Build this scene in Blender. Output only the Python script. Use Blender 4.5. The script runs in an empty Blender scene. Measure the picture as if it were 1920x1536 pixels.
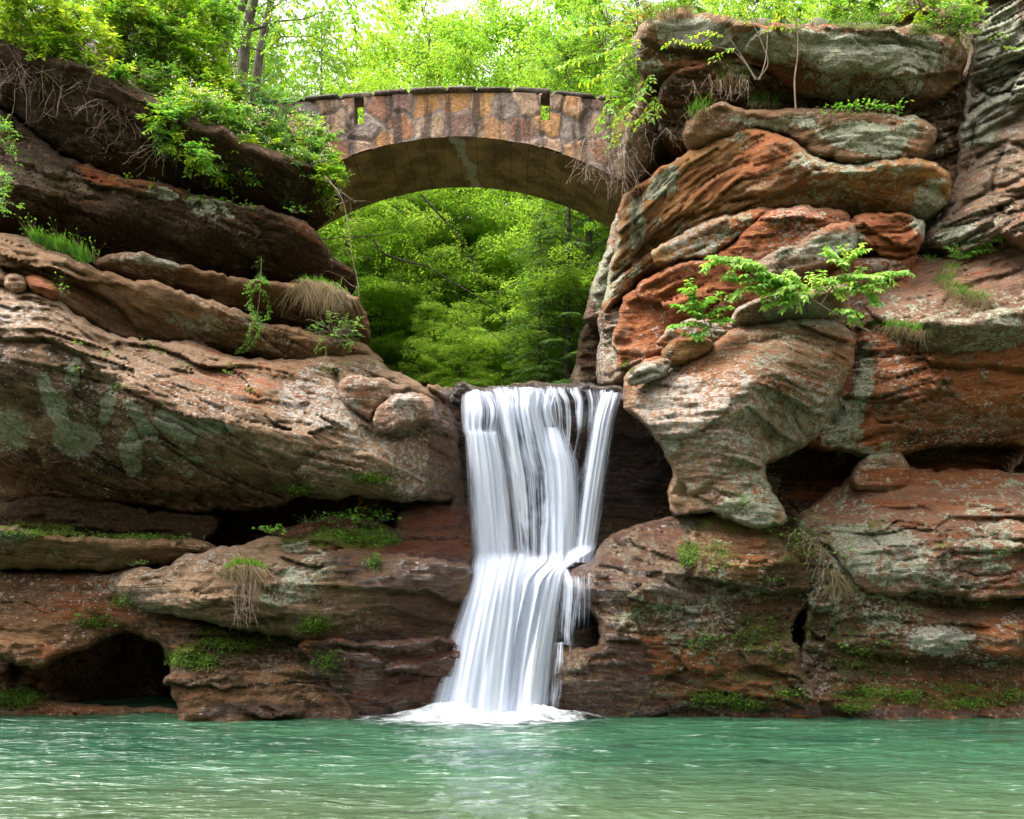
import bpy, math, random
import numpy as np
from math import radians as R

sc = bpy.context.scene
COL = sc.collection
# ------------------------------------------------------------------ camera
F, CX, HY, H = 1540.0, 960.0, 1130.0, 1.95        # focal length in px of the 1920 px frame, centre, horizon row, eye height
cam = bpy.data.cameras.new('camera'); cam_ob = bpy.data.objects.new('camera', cam); COL.objects.link(cam_ob)
cam_ob.location = (0, 0, H); cam_ob.rotation_euler = (R(90), 0, 0)
cam.sensor_width = 36.0; cam.lens = 36.0*F/1920.0; cam.shift_y = (HY-768.0)/1920.0
cam.clip_start = 0.1; cam.clip_end = 600
sc.camera = cam_ob
sc.render.resolution_x, sc.render.resolution_y = 1024, 819
# ------------------------------------------------------------------ sky and sun (thin bright overcast)
SUN_EL, SUN_AZ = 60.0, 262.0      # azimuth clockwise from +Y
w = bpy.data.worlds.new('World'); sc.world = w; w.use_nodes = True
nt = w.node_tree; nt.nodes.clear()
out = nt.nodes.new('ShaderNodeOutputWorld'); bg = nt.nodes.new('ShaderNodeBackground')
sky = nt.nodes.new('ShaderNodeTexSky'); sky.sky_type = 'NISHITA'; sky.sun_disc = False
sky.sun_elevation = R(SUN_EL); sky.sun_rotation = R(SUN_AZ); sky.dust_density = 4.0; sky.air_density = 1.3; sky.ozone_density = 0.6
hs = nt.nodes.new('ShaderNodeHueSaturation'); hs.inputs['Saturation'].default_value = 0.06
nt.links.new(sky.outputs[0], hs.inputs['Color']); nt.links.new(hs.outputs[0], bg.inputs[0]); nt.links.new(bg.outputs[0], out.inputs[0])
bg.inputs[1].default_value = 0.15
sun = bpy.data.lights.new('sun', 'SUN'); sun.energy = 1.5; sun.angle = R(16); sun.color = (1.0, 0.95, 0.88)
sun_ob = bpy.data.objects.new('sun', sun); COL.objects.link(sun_ob)
sun_ob.rotation_euler = (R(90-SUN_EL), 0, R(180-SUN_AZ))
sc.view_settings.view_transform = 'Standard'; sc.view_settings.look = 'None'; sc.view_settings.gamma = 1.0
sc.view_settings.exposure = 2.1
sc.cycles.max_bounces = 7; sc.cycles.transparent_max_bounces = 24
sc.cycles.diffuse_bounces = 4; sc.cycles.transmission_bounces = 4

# ------------------------------------------------------------------ small tools
def P(px, py, Y):
    return ((px-CX)/F*Y, Y, H+(HY-py)/F*Y)
def m2p(m, Y): return m*F/Y
def _h(ix, iy, iz, seed):
    n = (ix.astype(np.int64)*374761393 + iy.astype(np.int64)*668265263 + iz.astype(np.int64)*2147483647 + seed*974634777) & 0xffffffff
    n = ((n ^ (n >> 13))*1274126177) & 0xffffffff
    n = ((n ^ (n >> 16))*2246822519) & 0xffffffff
    return ((n ^ (n >> 15)) & 0xffffff)/float(0xffffff)
def vn(x, y, z, seed=0):
    x = np.asarray(x, float); y = np.asarray(y, float)+x*0; z = np.asarray(z, float)+x*0
    ix, iy, iz = np.floor(x), np.floor(y), np.floor(z)
    fx, fy, fz = x-ix, y-iy, z-iz
    u, v, t = [q*q*q*(q*(q*6-15)+10) for q in (fx, fy, fz)]
    r = 0
    for a in (0, 1):
        for b in (0, 1):
            for c in (0, 1):
                r = r + _h(ix+a, iy+b, iz+c, seed)*np.where(a, u, 1-u)*np.where(b, v, 1-v)*np.where(c, t, 1-t)
    return r*2-1
def fbm(x, y, z, seed=0, o=4, g=0.5):
    r, a, s = 0, 1.0, 0
    for k in range(o):
        r = r + a*vn(x*2**k, y*2**k, z*2**k, seed+k); s += a; a *= g
    return r/s
def facets(x, y, seed=0):
    ix, iy = np.floor(x), np.floor(y); f1 = np.full(x.shape, 9.); f2 = np.full(x.shape, 9.); dv = np.zeros(x.shape)
    for a in (-1, 0, 1):
        for b in (-1, 0, 1):
            jx, jy = ix+a, iy+b; cx = jx+_h(jx, jy, jx*0, seed); cy = jy+_h(jx, jy, jx*0, seed+1)
            dx, dy = x-cx, y-cy; d = dx*dx+dy*dy
            pl = (_h(jx, jy, jx*0, seed+2)-.5)*2*dx+(_h(jx, jy, jx*0, seed+3)-.5)*2*dy+(_h(jx, jy, jx*0, seed+4)-.5)*.9
            k = d < f1; f2 = np.where(k, f1, np.minimum(f2, d)); dv = np.where(k, pl, dv); f1 = np.where(k, d, f1)
    return dv, np.sqrt(f2)-np.sqrt(f1)
def sstep(a, b, x):
    t = np.clip((x-a)/(b-a), 0, 1); return t*t*(3-2*t)
def inside(px, py, poly):
    r = np.zeros(px.shape, bool); n = len(poly)
    for i in range(n):
        x1, y1 = poly[i]; x2, y2 = poly[(i+1) % n]
        if y1 == y2: continue
        c = ((y1 > py) != (y2 > py)) & (px < (x2-x1)*(py-y1)/(y2-y1)+x1)
        r ^= c
    return r
def nearest(px, py, poly, closed=True):
    n = len(poly); best = np.full(px.shape, 1e18); bx = np.zeros(px.shape); by = np.zeros(px.shape); sd = np.zeros(px.shape)
    for i in range(n if closed else n-1):
        x1, y1 = poly[i]; x2, y2 = poly[(i+1) % n]
        dx, dy = x2-x1, y2-y1; L = dx*dx+dy*dy+1e-9
        t = np.clip(((px-x1)*dx+(py-y1)*dy)/L, 0, 1)
        qx, qy = x1+t*dx, y1+t*dy; d = (px-qx)**2+(py-qy)**2
        k = d < best
        best = np.where(k, d, best); bx = np.where(k, qx, bx); by = np.where(k, qy, by)
        sd = np.where(k, np.sign(dx*(py-y1)-dy*(px-x1)), sd)
    return np.sqrt(best), bx, by, sd
def smooth(pts, step=9.0, closed=True, jit=0.0, seed=1):
    pts = np.array(pts, float); n = len(pts); o = []
    rng = range(n) if closed else range(n-1)
    for i in rng:
        if closed: p0, p1, p2, p3 = pts[i-1], pts[i], pts[(i+1) % n], pts[(i+2) % n]
        else: p0, p1, p2, p3 = pts[max(i-1, 0)], pts[i], pts[i+1], pts[min(i+2, n-1)]
        L = np.linalg.norm(p2-p1); k = max(1, int(L/step))
        for j in range(k):
            t = j/k
            o.append(0.5*((2*p1)+(-p0+p2)*t+(2*p0-5*p1+4*p2-p3)*t*t+(-p0+3*p1-3*p2+p3)*t**3))
    if not closed: o.append(pts[-1])
    o = np.array(o)
    if jit:
        a = fbm(o[:, 0]/42., o[:, 1]/42., seed*7.3, seed, 3, .6); b = fbm(o[:, 0]/42., o[:, 1]/42., seed*3.1+50, seed+9, 3, .6)
        c = fbm(o[:, 0]/11., o[:, 1]/11., seed*5.3, seed+3, 3, .7); e = fbm(o[:, 0]/11., o[:, 1]/11., seed*2.1+50, seed+19, 2, .6)
        o = o+np.stack([a, b], 1)*jit*2.2+np.stack([c, e], 1)*jit*1.3
    return o
def tps(ctrl):
    c = np.array(ctrl, float); n = len(c)
    if n == 1: return lambda x, y: x*0+c[0, 2]
    if n == 2:
        d = c[1, :2]-c[0, :2]; L = (d*d).sum()
        return lambda x, y: c[0, 2]+(c[1, 2]-c[0, 2])*np.clip(((x-c[0, 0])*d[0]+(y-c[0, 1])*d[1])/L, 0, 1)
    q = c[:, :2]/300.
    def U(r2): return 0.5*r2*np.log(r2+1e-9)
    K = U(((q[:, None]-q[None])**2).sum(-1))+np.eye(n)*0.004
    Pm = np.hstack([np.ones((n, 1)), q])
    A = np.block([[K, Pm], [Pm.T, np.eye(3)*-1e-3]])
    s = np.linalg.solve(A, np.concatenate([c[:, 2], [0, 0, 0]]))
    lo, hi = c[:, 2].min()-.35, c[:, 2].max()+.35
    def f(x, y):
        x = x/300.; y = y/300.; r = s[n]+s[n+1]*x+s[n+2]*y
        for i in range(n): r = r+s[i]*U((x-q[i, 0])**2+(y-q[i, 1])**2)
        return np.clip(r, lo, hi)
    return f
def mesh(name, V, Fc, mat=None, parent=None, attrs=None, smooth_=True, uv=None):
    """V (n,3) array, Fc (m,k) int array or list of such arrays"""
    me = bpy.data.meshes.new(name)
    fl = Fc if isinstance(Fc, list) else [Fc]
    fl = [np.asarray(f, np.int32) for f in fl if len(f)]
    me.vertices.add(len(V)); me.vertices.foreach_set('co', np.asarray(V, np.float32).ravel())
    nl = sum(f.size for f in fl); nf = sum(len(f) for f in fl)
    me.loops.add(nl); me.polygons.add(nf)
    me.loops.foreach_set('vertex_index', np.concatenate([f.ravel() for f in fl]))
    st = []; o = 0
    for f in fl:
        st.append(o+np.arange(len(f))*f.shape[1]); o += f.size
    me.polygons.foreach_set('loop_start', np.concatenate(st).astype(np.int32))
    me.polygons.foreach_set('use_smooth', np.full(nf, smooth_))
    if attrs:
        for k, a in attrs.items():
            at = me.attributes.new(k, 'FLOAT_COLOR', 'POINT')
            a = np.asarray(a, np.float32)
            if a.shape[1] == 3: a = np.hstack([a, np.ones((len(a), 1), np.float32)])
            at.data.foreach_set('color', a.ravel())
    if uv is not None:
        u = me.uv_layers.new(name='UVMap')
        idx = np.concatenate([f.ravel() for f in fl])
        u.data.foreach_set('uv', np.asarray(uv, np.float32)[idx].ravel())
    me.update(calc_edges=True); me.validate()
    if mat: me.materials.append(mat)
    ob = bpy.data.objects.new(name, me); COL.objects.link(ob)
    if parent is not None: ob.parent = parent
    return ob
def tag(o, label=None, cat=None, group=None, kind=None):
    if label: o['label'] = label
    if cat: o['category'] = cat
    if group: o['group'] = group
    if kind: o['kind'] = kind
    return o
def empty(name, loc, label, cat, group=None):
    o = bpy.data.objects.new(name, None); COL.objects.link(o); o.location = loc; o.empty_display_size = .3
    return tag(o, label, cat, group)

# ------------------------------------------------------------------ materials
def newmat(name):
    m = bpy.data.materials.new(name); m.use_nodes = True; n = m.node_tree; n.nodes.clear(); return m, n
class NB:
    def __init__(s, nt): s.t = nt
    def n(s, typ, **kw):
        x = s.t.nodes.new(typ)
        for k, v in kw.items(): setattr(x, k, v)
        return x
    def set(s, sock, v):
        if isinstance(v, bpy.types.NodeSocket): s.t.links.new(v, sock)
        elif v is not None:
            if isinstance(v, (tuple, list)) and len(v) == 3 and sock.type == 'RGBA': v = (*v, 1)
            sock.default_value = v
    def math(s, op, a, b=None, c=None, clamp=False):
        x = s.n('ShaderNodeMath', operation=op, use_clamp=clamp)
        s.set(x.inputs[0], a)
        if b is not None: s.set(x.inputs[1], b)
        if c is not None: s.set(x.inputs[2], c)
        return x.outputs[0]
    def mix(s, f, a, b, mode='MIX'):
        x = s.n('ShaderNodeMix', data_type='RGBA', blend_type=mode)
        s.set(x.inputs[0], f); s.set(x.inputs[6], a); s.set(x.inputs[7], b); return x.outputs[2]
    def ramp(s, v, a, b, lo=0., hi=1.):
        x = s.n('ShaderNodeMapRange', interpolation_type='SMOOTHSTEP')
        s.set(x.inputs[0], v); x.inputs[1].default_value = a; x.inputs[2].default_value = b
        x.inputs[3].default_value = lo; x.inputs[4].default_value = hi; return x.outputs[0]
    def noise(s, vec, scale, detail=4., rough=.55, dist=0.):
        x = s.n('ShaderNodeTexNoise'); s.set(x.inputs['Vector'], vec)
        x.inputs['Scale'].default_value = scale; x.inputs['Detail'].default_value = detail
        x.inputs['Roughness'].default_value = rough; x.inputs['Distortion'].default_value = dist
        return x.outputs['Fac']
    def attr(s, name):
        x = s.n('ShaderNodeAttribute'); x.attribute_name = name; return x
    def sep(s, c):
        x = s.n('ShaderNodeSeparateColor'); s.set(x.inputs[0], c); return x.outputs
    def bump(s, h, strength=1., dist=.02, normal=None):
        x = s.n('ShaderNodeBump'); x.inputs['Strength'].default_value = strength; x.inputs['Distance'].default_value = dist
        s.set(x.inputs['Height'], h)
        if normal is not None: s.set(x.inputs['Normal'], normal)
        return x.outputs[0]
    def mapv(s, vec, sc=(1, 1, 1), rot=(0, 0, 0), loc=(0, 0, 0)):
        x = s.n('ShaderNodeMapping'); s.set(x.inputs[0], vec)
        x.inputs['Scale'].default_value = sc; x.inputs['Rotation'].default_value = rot; x.inputs['Location'].default_value = loc
        return x.outputs[0]
    def pos(s): return s.n('ShaderNodeNewGeometry').outputs['Position']
    def out(s, sh, disp=None):
        o = s.n('ShaderNodeOutputMaterial'); s.set(o.inputs[0], sh)
    def bsdf(s, **kw):
        x = s.n('ShaderNodeBsdfPrincipled')
        for k, v in kw.items(): s.set(x.inputs[k.replace('_', ' ')], v)
        return x

def rock_material():
    m, t = newmat('sandstone'); b = NB(t)
    pos = b.pos()
    c0 = b.attr('rockcol').outputs['Color']
    A = b.sep(b.attr('mA').outputs['Color']); B = b.sep(b.attr('mB').outputs['Color'])
    uvw = b.attr('bed').outputs['Vector']          # bedding space: z runs across the strata
    lich, oran, moss = A[0], A[1], A[2]
    white, wet, dark = B[0], B[1], B[2]
    con = lambda s_, k: b.math('MULTIPLY_ADD', s_, k, .5-.5*k)
    n1 = con(b.noise(pos, 1.1, 5, .6), 1.6); n2 = con(b.noise(pos, 4.5, 7, .68, .3), 1.7); n3 = con(b.noise(pos, 17., 5, .68), 1.5); n4 = con(b.noise(pos, 60., 3, .6), 1.4)
    strat = con(b.noise(b.mapv(uvw, (.55, .55, 9.)), 1.6, 7, .66, .25), 1.7)
    strat2 = con(b.noise(b.mapv(uvw, (.5, .5, 26.)), 2.2, 5, .65, .1), 1.7)
    # base tone variation
    v = b.math('MULTIPLY_ADD', n2, .85, b.math('MULTIPLY_ADD', n3, .65, b.math('MULTIPLY_ADD', strat, .95, b.math('MULTIPLY_ADD', strat2, .35, -.40))))   # about 1
    v = b.math('MAXIMUM', v, .25)
    col = b.mix(1., c0, b.n('ShaderNodeCombineColor').outputs[0], 'MULTIPLY')
    cmb = [n for n in t.nodes if n.bl_idname == 'ShaderNodeCombineColor'][0]
    for i in range(3): b.set(cmb.inputs[i], v)
    col = b.mix(b.ramp(n1, .42, .66, 0, .55), col, b.mix(1., col, (.80, .68, .58, 1), 'MULTIPLY'))
    dust = b.ramp(b.math('MULTIPLY_ADD', n1, .5, b.math('MULTIPLY_ADD', n3, .45, b.math('MULTIPLY', n2, .35))), .62, .82, 0, .75)
    col = b.mix(dust, col, b.mix(n4, (.20, .14, .095, 1), (.42, .31, .21, 1)))
    # iron red / ochre along beds
    redf = b.ramp(b.math('ADD', b.math('MULTIPLY_ADD', strat, .8, b.math('MULTIPLY', n2, .5)), b.math('MULTIPLY_ADD', oran, .55, -.55)), .40, .66)
    redc = b.mix(b.ramp(strat2, .4, .62), (.30, .075, .030, 1), (.40, .165, .052, 1))
    redc = b.mix(b.ramp(n3, .35, .7, 0, .5), redc, (.16, .055, .035, 1))
    col = b.mix(b.math('MULTIPLY', redf, .88), col, redc)
    # dark film: algae, plus tree shade over the left cliff put into the colour
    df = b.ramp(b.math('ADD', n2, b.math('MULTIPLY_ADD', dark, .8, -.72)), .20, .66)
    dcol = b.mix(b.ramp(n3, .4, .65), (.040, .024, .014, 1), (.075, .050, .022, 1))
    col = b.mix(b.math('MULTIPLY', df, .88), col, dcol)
    # lichen plates with ragged rims
    ln = b.math('MULTIPLY_ADD', n2, .7, b.math('MULTIPLY', n3, .45))
    lf = b.ramp(b.math('ADD', ln, b.math('MULTIPLY_ADD', lich, .62, -.50)), .50, .60)
    n4b = b.noise(pos, 28., 4, .7)
    lc = b.mix(b.ramp(n4b, .36, .62), (.21, .22, .14, 1), (.44, .46, .32, 1))
    lc = b.mix(b.ramp(n3, .52, .68), lc, (.56, .55, .44, 1))
    col = b.mix(b.math('MULTIPLY', lf, .93), col, lc)
    # white crust specks
    vor = b.n('ShaderNodeTexVoronoi'); b.set(vor.inputs['Vector'], b.mapv(pos, (1, 1, 1.3))); vor.inputs['Scale'].default_value = 15.
    wf = b.ramp(b.math('ADD', b.math('SUBTRACT', b.math('MULTIPLY', b.noise(pos, 9., 6, .75), 1.25), b.math('MULTIPLY', vor.outputs['Distance'], .35)), b.math('MULTIPLY_ADD', white, .46, -.37)), .43, .52)
    col = b.mix(b.math('MULTIPLY', wf, .9), col, b.mix(n4, (.34, .28, .24, 1), (.58, .54, .48, 1)))
    # moss
    nz = b.n('ShaderNodeSeparateXYZ'); b.set(nz.inputs[0], b.n('ShaderNodeNewGeometry').outputs['Normal'])
    mf = b.ramp(b.math('ADD', b.math('MULTIPLY_ADD', nz.outputs[2], .10, b.math('MULTIPLY_ADD', n2, .6, b.math('MULTIPLY', n3, .5))), b.math('MULTIPLY_ADD', moss, .75, -.70)), .40, .60)
    mc = b.mix(b.ramp(n4b, .3, .65), (.035, .045, .008, 1), (.14, .17, .020, 1))
    col = b.mix(b.math('MULTIPLY', mf, .95), col, mc)
    wetf = b.ramp(b.math('ADD', b.math('MULTIPLY', n2, .4), wet), .45, .75)
    col = b.mix(wetf, col, b.mix(1., col, (.44, .31, .22, 1), 'MULTIPLY'))
    rough = b.math('SUBTRACT', .88, b.math('MULTIPLY', wetf, .5))
    hh = b.math('MULTIPLY_ADD', n2, .9, b.math('MULTIPLY_ADD', n3, .55, b.math('MULTIPLY_ADD', strat, .9, b.math('MULTIPLY_ADD', strat2, .35, b.math('MULTIPLY', n4, .16)))))
    hh = b.math('MULTIPLY_ADD', mf, .3, b.math('MULTIPLY_ADD', b.math('MULTIPLY', mf, n4b), .6, hh))
    hh = b.math('MULTIPLY_ADD', lf, .04, hh)
    nrm = b.bump(hh, 1., .095)
    p = b.bsdf(Base_Color=col, Roughness=rough, Normal=nrm)
    b.set(p.inputs['Specular IOR Level'], b.math('MULTIPLY_ADD', wetf, .2, .15))
    b.set(p.inputs['Coat Weight'], b.math('MULTIPLY', wetf, .85)); p.inputs['Coat Roughness'].default_value = .13; p.inputs['Coat IOR'].default_value = 1.6; b.set(p.inputs['Coat Normal'], b.bump(b.math('MULTIPLY_ADD', n3, .9, b.math('MULTIPLY_ADD', strat2, .6, n2)), 1., .07))
    b.out(p.outputs[0]); return m
ROCK = rock_material()
# ------------------------------------------------------------------ painted stains, plus left cliff shade under 'dark': (px,py,rx,ry,angle deg,strength) on the rock faces
BL = {
 'lich': [(95,750,24,64,-28,1.35),(140,820,48,36,25,1.35),(195,755,16,44,18,1.1),(140,695,12,34,8,1.1),(265,790,18,60,-35,1.3),(245,850,26,50,-10,1.1),(330,800,50,24,15,1.25),(400,800,50,14,12,1.1),
   (20,810,45,60,-20,.9),(330,860,90,40,20,.7),(430,880,110,30,35,.6),(480,850,60,20,40,.6),(370,600,80,22,15,.8),(250,600,70,25,10,.55),(300,360,40,15,15,.9),(390,390,60,22,20,.8),(470,500,60,18,10,.6),
   (20,1005,60,16,0,.9),(550,1095,60,45,0,.85),(600,1060,40,30,0,.8),(520,1120,50,20,0,.7),(560,1020,40,16,0,.9),(620,600,60,30,0,.4),(290,490,60,10,12,.9),(430,440,70,25,20,.5),
   (810,900,30,20,0,.7),(700,890,60,20,0,.6),(600,890,60,20,0,.5),
   (1300,60,100,34,6,1.05),(1450,85,110,35,6,1.05),(1620,100,190,50,2,1.1),(1560,140,80,30,10,.8),(1700,160,80,30,-10,.8),(1280,170,60,40,0,.5),
   (1460,230,110,16,4,1.),(1620,260,100,34,6,1.15),(1700,240,40,20,0,.9),(1380,265,50,14,10,.7),(1550,330,60,12,0,.7),(1650,310,90,9,0,1.),(1740,390,40,60,20,1.),(1700,330,50,20,10,.6),
   (1240,350,50,28,-40,1.0),(1190,420,20,60,-5,1.),(1290,310,50,25,0,.5),(1160,500,26,60,10,.8),(1150,660,24,60,10,.7),(1135,520,22,70,15,.95),
   (1880,90,60,130,0,1.05),(1840,230,40,60,10,1.),(1870,190,40,40,0,.8),(1800,440,60,30,0,.9),(1860,400,60,30,-20,.7),(1700,215,60,10,0,.8),(1765,270,25,60,0,.6),
   (1560,455,60,26,-10,1.05),(1490,475,60,20,0,.8),(1470,510,40,20,0,.7),(1490,580,70,34,0,1.1),(1600,560,60,40,0,.5),(1700,590,90,50,0,.7),(1820,590,120,40,0,.7),(1620,700,26,70,10,1.),(1580,790,60,60,10,.95),(1640,840,60,18,0,.9),(1500,655,60,30,0,.6),(1450,650,60,30,0,.7),(1590,610,30,60,0,.6),
   (1225,700,50,24,-12,1.),(1260,835,22,22,0,1.1),(1390,870,32,40,0,.8),(1440,900,30,40,0,.8),(1400,960,70,22,0,.95),(1450,950,30,40,0,.8),(1330,1110,30,20,0,.3),
   (1650,1040,130,70,0,.9),(1750,1090,130,40,0,.75),(1860,1030,90,60,0,.8),(1600,1000,60,26,0,.9),(1880,900,80,20,0,.2),(1540,1080,40,30,0,.5),(1600,940,60,30,0,.7),
   (1640,1150,50,30,0,.8),(1760,1200,80,40,0,.95),(1880,1170,60,30,0,.6),(1830,1240,60,20,0,.6),(1900,1270,40,14,0,.4),(1440,1100,50,30,0,.6),(1370,1070,40,30,0,.5)],
 'white': [(600,760,110,60,10,.9),(690,820,60,40,0,.8),(640,870,120,40,0,.7),(760,760,40,30,0,.9),(740,820,60,40,0,.6),(600,700,60,30,0,.7),(680,690,60,20,0,.7),(500,740,80,50,0,.45),(560,820,60,50,0,.6),
   (780,830,50,60,0,.5),(590,1020,50,20,0,.7),(560,1100,60,40,0,.6),(640,1180,60,20,0,.3),(290,490,80,14,10,.8),(190,570,50,30,0,.5),(390,590,40,20,0,.3),
   (1260,760,90,90,0,.95),(1220,700,60,30,0,.9),(1330,800,70,70,0,.85),(1350,700,60,60,0,.55),(1330,740,80,60,0,.75),(1500,610,90,14,0,.95),(1430,620,60,14,0,.8),(1310,880,40,60,0,.6),(1400,970,70,20,0,.8),(1280,650,60,20,-20,.5),
   (1310,60,60,24,0,1.),(1400,80,60,24,0,.8),(1560,90,60,20,0,.7),(1500,70,60,20,0,.6),(1880,100,40,60,0,.4),(1750,120,60,40,0,.6),(1590,650,30,30,0,.4),
   (1650,1040,130,60,0,.75),(1770,1070,130,60,0,.7),(1860,1000,90,70,0,.6),(1760,1200,90,40,0,.9),(1640,1150,60,30,0,.7),(1850,1240,80,30,0,.6),(1430,1090,60,40,0,.65),(1560,1000,60,20,0,.6),(1640,870,50,14,0,.7),
   (1150,660,30,60,10,.5),(1900,1160,50,20,0,.7),(1540,470,60,20,0,.7),(1740,380,30,50,0,.5),(1800,500,100,20,-15,.5),(1870,580,70,60,0,.4)],
 'oran': [(190,330,60,18,18,1.1),(250,340,60,14,18,.8),(500,425,60,14,20,.7),(570,440,50,18,30,.8),(160,380,80,14,18,.6),(90,530,50,14,25,.9),
   (780,800,70,50,20,.45),(700,745,50,26,0,.6),(800,1010,80,40,0,1.05),(830,980,40,30,0,1.),(700,1030,100,10,4,.9),(600,1215,60,16,0,.8),(700,1260,120,60,0,.35),(120,1225,80,26,0,.85),(400,1310,90,30,0,.5),(240,1080,30,20,0,.5),
   (1290,120,60,25,0,.8),(1230,400,40,60,0,.3),(1440,290,60,60,-10,1.),(1330,340,90,40,-25,.9),(1500,335,120,22,-4,1.),(1420,310,70,22,-10,1.1),(1250,400,60,40,-35,.75),(1600,360,130,30,0,.75),(1700,360,60,24,0,.6),
   (1300,440,60,24,-20,.9),(1440,420,120,34,-10,1.3),(1380,460,70,30,-20,1.2),(1550,410,50,24,0,1.1),(1665,430,65,40,0,1.15),(1300,520,70,30,-20,1.0),(1240,560,50,60,0,1.1),(1220,610,40,50,0,1.2),(1280,630,60,14,0,1.25),(1370,530,60,50,0,.9),
   (1180,560,40,40,0,.8),(1200,520,50,30,0,.7),(1550,580,60,40,0,.5),(1580,650,30,30,0,.9),(1410,725,90,70,0,.35),(1500,700,60,60,0,.4),
   (1700,690,130,40,-4,.95),(1780,700,100,14,0,1.3),(1640,720,80,40,0,.75),(1850,720,60,16,0,1.2),(1840,300,60,60,0,.5),(1850,440,60,20,-10,.5),(1740,560,70,40,0,.5),
   (1750,890,160,22,0,1.25),(1820,900,130,14,0,1.3),(1540,920,60,30,0,.9),(1700,940,200,30,0,.9),(1860,960,80,30,0,.9),(1560,960,60,20,0,.8),
   (1425,925,14,22,0,1.3),(1300,1240,140,30,0,1.),(1200,1160,70,60,0,.6),(1320,1300,160,40,0,.7),(1240,1220,100,40,0,.9),(1880,1180,60,24,0,1.),(1890,1225,50,12,0,1.2),(1700,1300,220,36,0,.8),(1390,1010,60,40,0,.7),(1400,1060,50,60,0,.7),(1550,1200,70,60,0,.6),(1180,1000,60,20,-20,.5)],
 'moss': [(1200,1300,100,24,0,.7),(1260,1180,80,60,0,.6),(1560,1180,80,40,0,.8),(1500,1060,60,50,0,.8),(480,1170,120,24,0,.8),(560,1130,60,40,0,.55),(100,1130,160,40,0,.5),(350,1235,70,26,0,1.1),(440,1200,110,36,0,.85),(500,1215,60,16,0,.8),(590,1170,50,30,0,.9),(620,1140,50,40,0,.5),(600,1240,60,40,30,.85),(640,1275,40,30,30,.9),(640,1010,70,26,0,1.05),(700,1005,60,26,0,1.05),(560,1005,40,10,0,.9),
   (80,985,110,10,0,1.1),(250,1005,120,8,0,1.1),(40,1010,60,12,0,.9),(700,895,60,16,0,1.),(570,925,60,12,0,.9),(640,905,50,16,0,.8),(800,905,50,18,0,.6),(170,1165,60,26,0,.7),(60,1180,80,30,0,.5),(250,1130,40,16,0,.5),
   (30,1310,70,26,0,.9),(700,1060,24,24,0,.7),(700,1110,30,30,0,.6),(640,1060,30,20,0,.5),(330,600,80,26,10,.6),(60,310,100,36,20,.7),(190,360,90,14,20,.5),(130,660,60,20,20,.3),(190,690,40,12,30,.5),(40,545,60,10,10,.5),
   (300,330,60,16,10,.5),(300,260,120,50,10,.4),(500,370,80,20,10,.35),
   (1340,985,110,22,8,.85),(1290,1040,26,30,0,1.),(1330,1060,50,30,0,.55),(1480,1020,80,40,30,.7),(1420,1180,90,60,0,.75),(1330,1190,60,30,0,.6),(1400,1270,160,60,0,.75),(1330,1310,70,22,0,.95),(1450,1320,110,14,0,.85),(1640,1305,110,20,0,.85),(1820,1312,140,20,0,.85),
   (1620,1240,120,50,0,.75),(1760,1260,120,22,0,.7),(1700,1150,140,30,0,.55),(1860,1130,80,20,0,.7),(1560,1130,60,40,0,.55),(1260,1150,40,30,0,.5),(1620,40,90,14,0,1.1),(1560,30,60,10,0,1.1),(1750,60,60,14,0,1.),(1300,230,60,30,0,.5),(1270,200,40,50,0,.6),
   (1700,760,110,50,0,.35),(1850,800,100,30,0,.5),(1400,800,60,40,0,.45),(1470,790,60,40,0,.5),(1180,690,12,14,0,1.)],
 'wet': [(700,1250,130,60,0,1.05),(760,1050,150,24,0,1.1),(1150,1075,110,34,0,1.2),(1210,1010,110,26,-20,1.05),(1090,1240,80,34,0,1.15),(760,1070,140,40,0,.9),(800,1130,90,60,0,.6),(740,1230,140,50,0,.75),(800,1010,80,50,0,.7),(840,900,40,140,0,.7),(1160,1050,120,60,0,1.),(1120,1100,90,50,0,.9),(1260,1080,90,60,0,.55),(1230,1000,100,30,-20,.7),(1120,1250,110,80,0,.95),(1080,1150,90,90,0,.9),
   (800,1310,120,60,0,.8),(1190,880,80,120,0,.5),(840,770,40,40,0,.7),(1000,740,170,30,0,1.),(1200,1330,200,26,0,.7),(600,1330,260,20,0,.6),(1600,1335,340,14,0,.6),(1680,550,70,30,0,.35),(1000,900,160,220,0,1.)],
 'dark': [(1300,1200,280,130,0,.62),(1180,1120,150,90,0,.45),(720,1200,180,110,0,.62),(1700,1270,280,70,0,.66),(1480,1120,100,110,0,.6),(430,1250,140,60,0,.5),(100,1150,260,60,0,.6),(700,1010,140,60,0,.4),(500,1140,160,26,0,.55),(1230,200,60,120,0,.8),(1640,190,180,22,0,.9),(150,200,260,140,20,.9),(420,320,200,70,20,1.),(60,420,140,60,10,.8),(300,430,260,50,16,.8),(560,480,140,50,25,.7),(60,260,80,60,30,.7),(250,590,120,40,10,.6),(450,610,120,30,20,.5),  # entries on the left cliff also darken it for the trees' shade
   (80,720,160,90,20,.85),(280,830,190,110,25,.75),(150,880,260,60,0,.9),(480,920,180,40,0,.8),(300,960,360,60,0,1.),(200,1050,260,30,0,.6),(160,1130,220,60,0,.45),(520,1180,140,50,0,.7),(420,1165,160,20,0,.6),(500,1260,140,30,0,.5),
   (740,1150,100,50,0,.5),(760,1300,90,40,0,.5),(840,900,40,130,0,.5),
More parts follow.
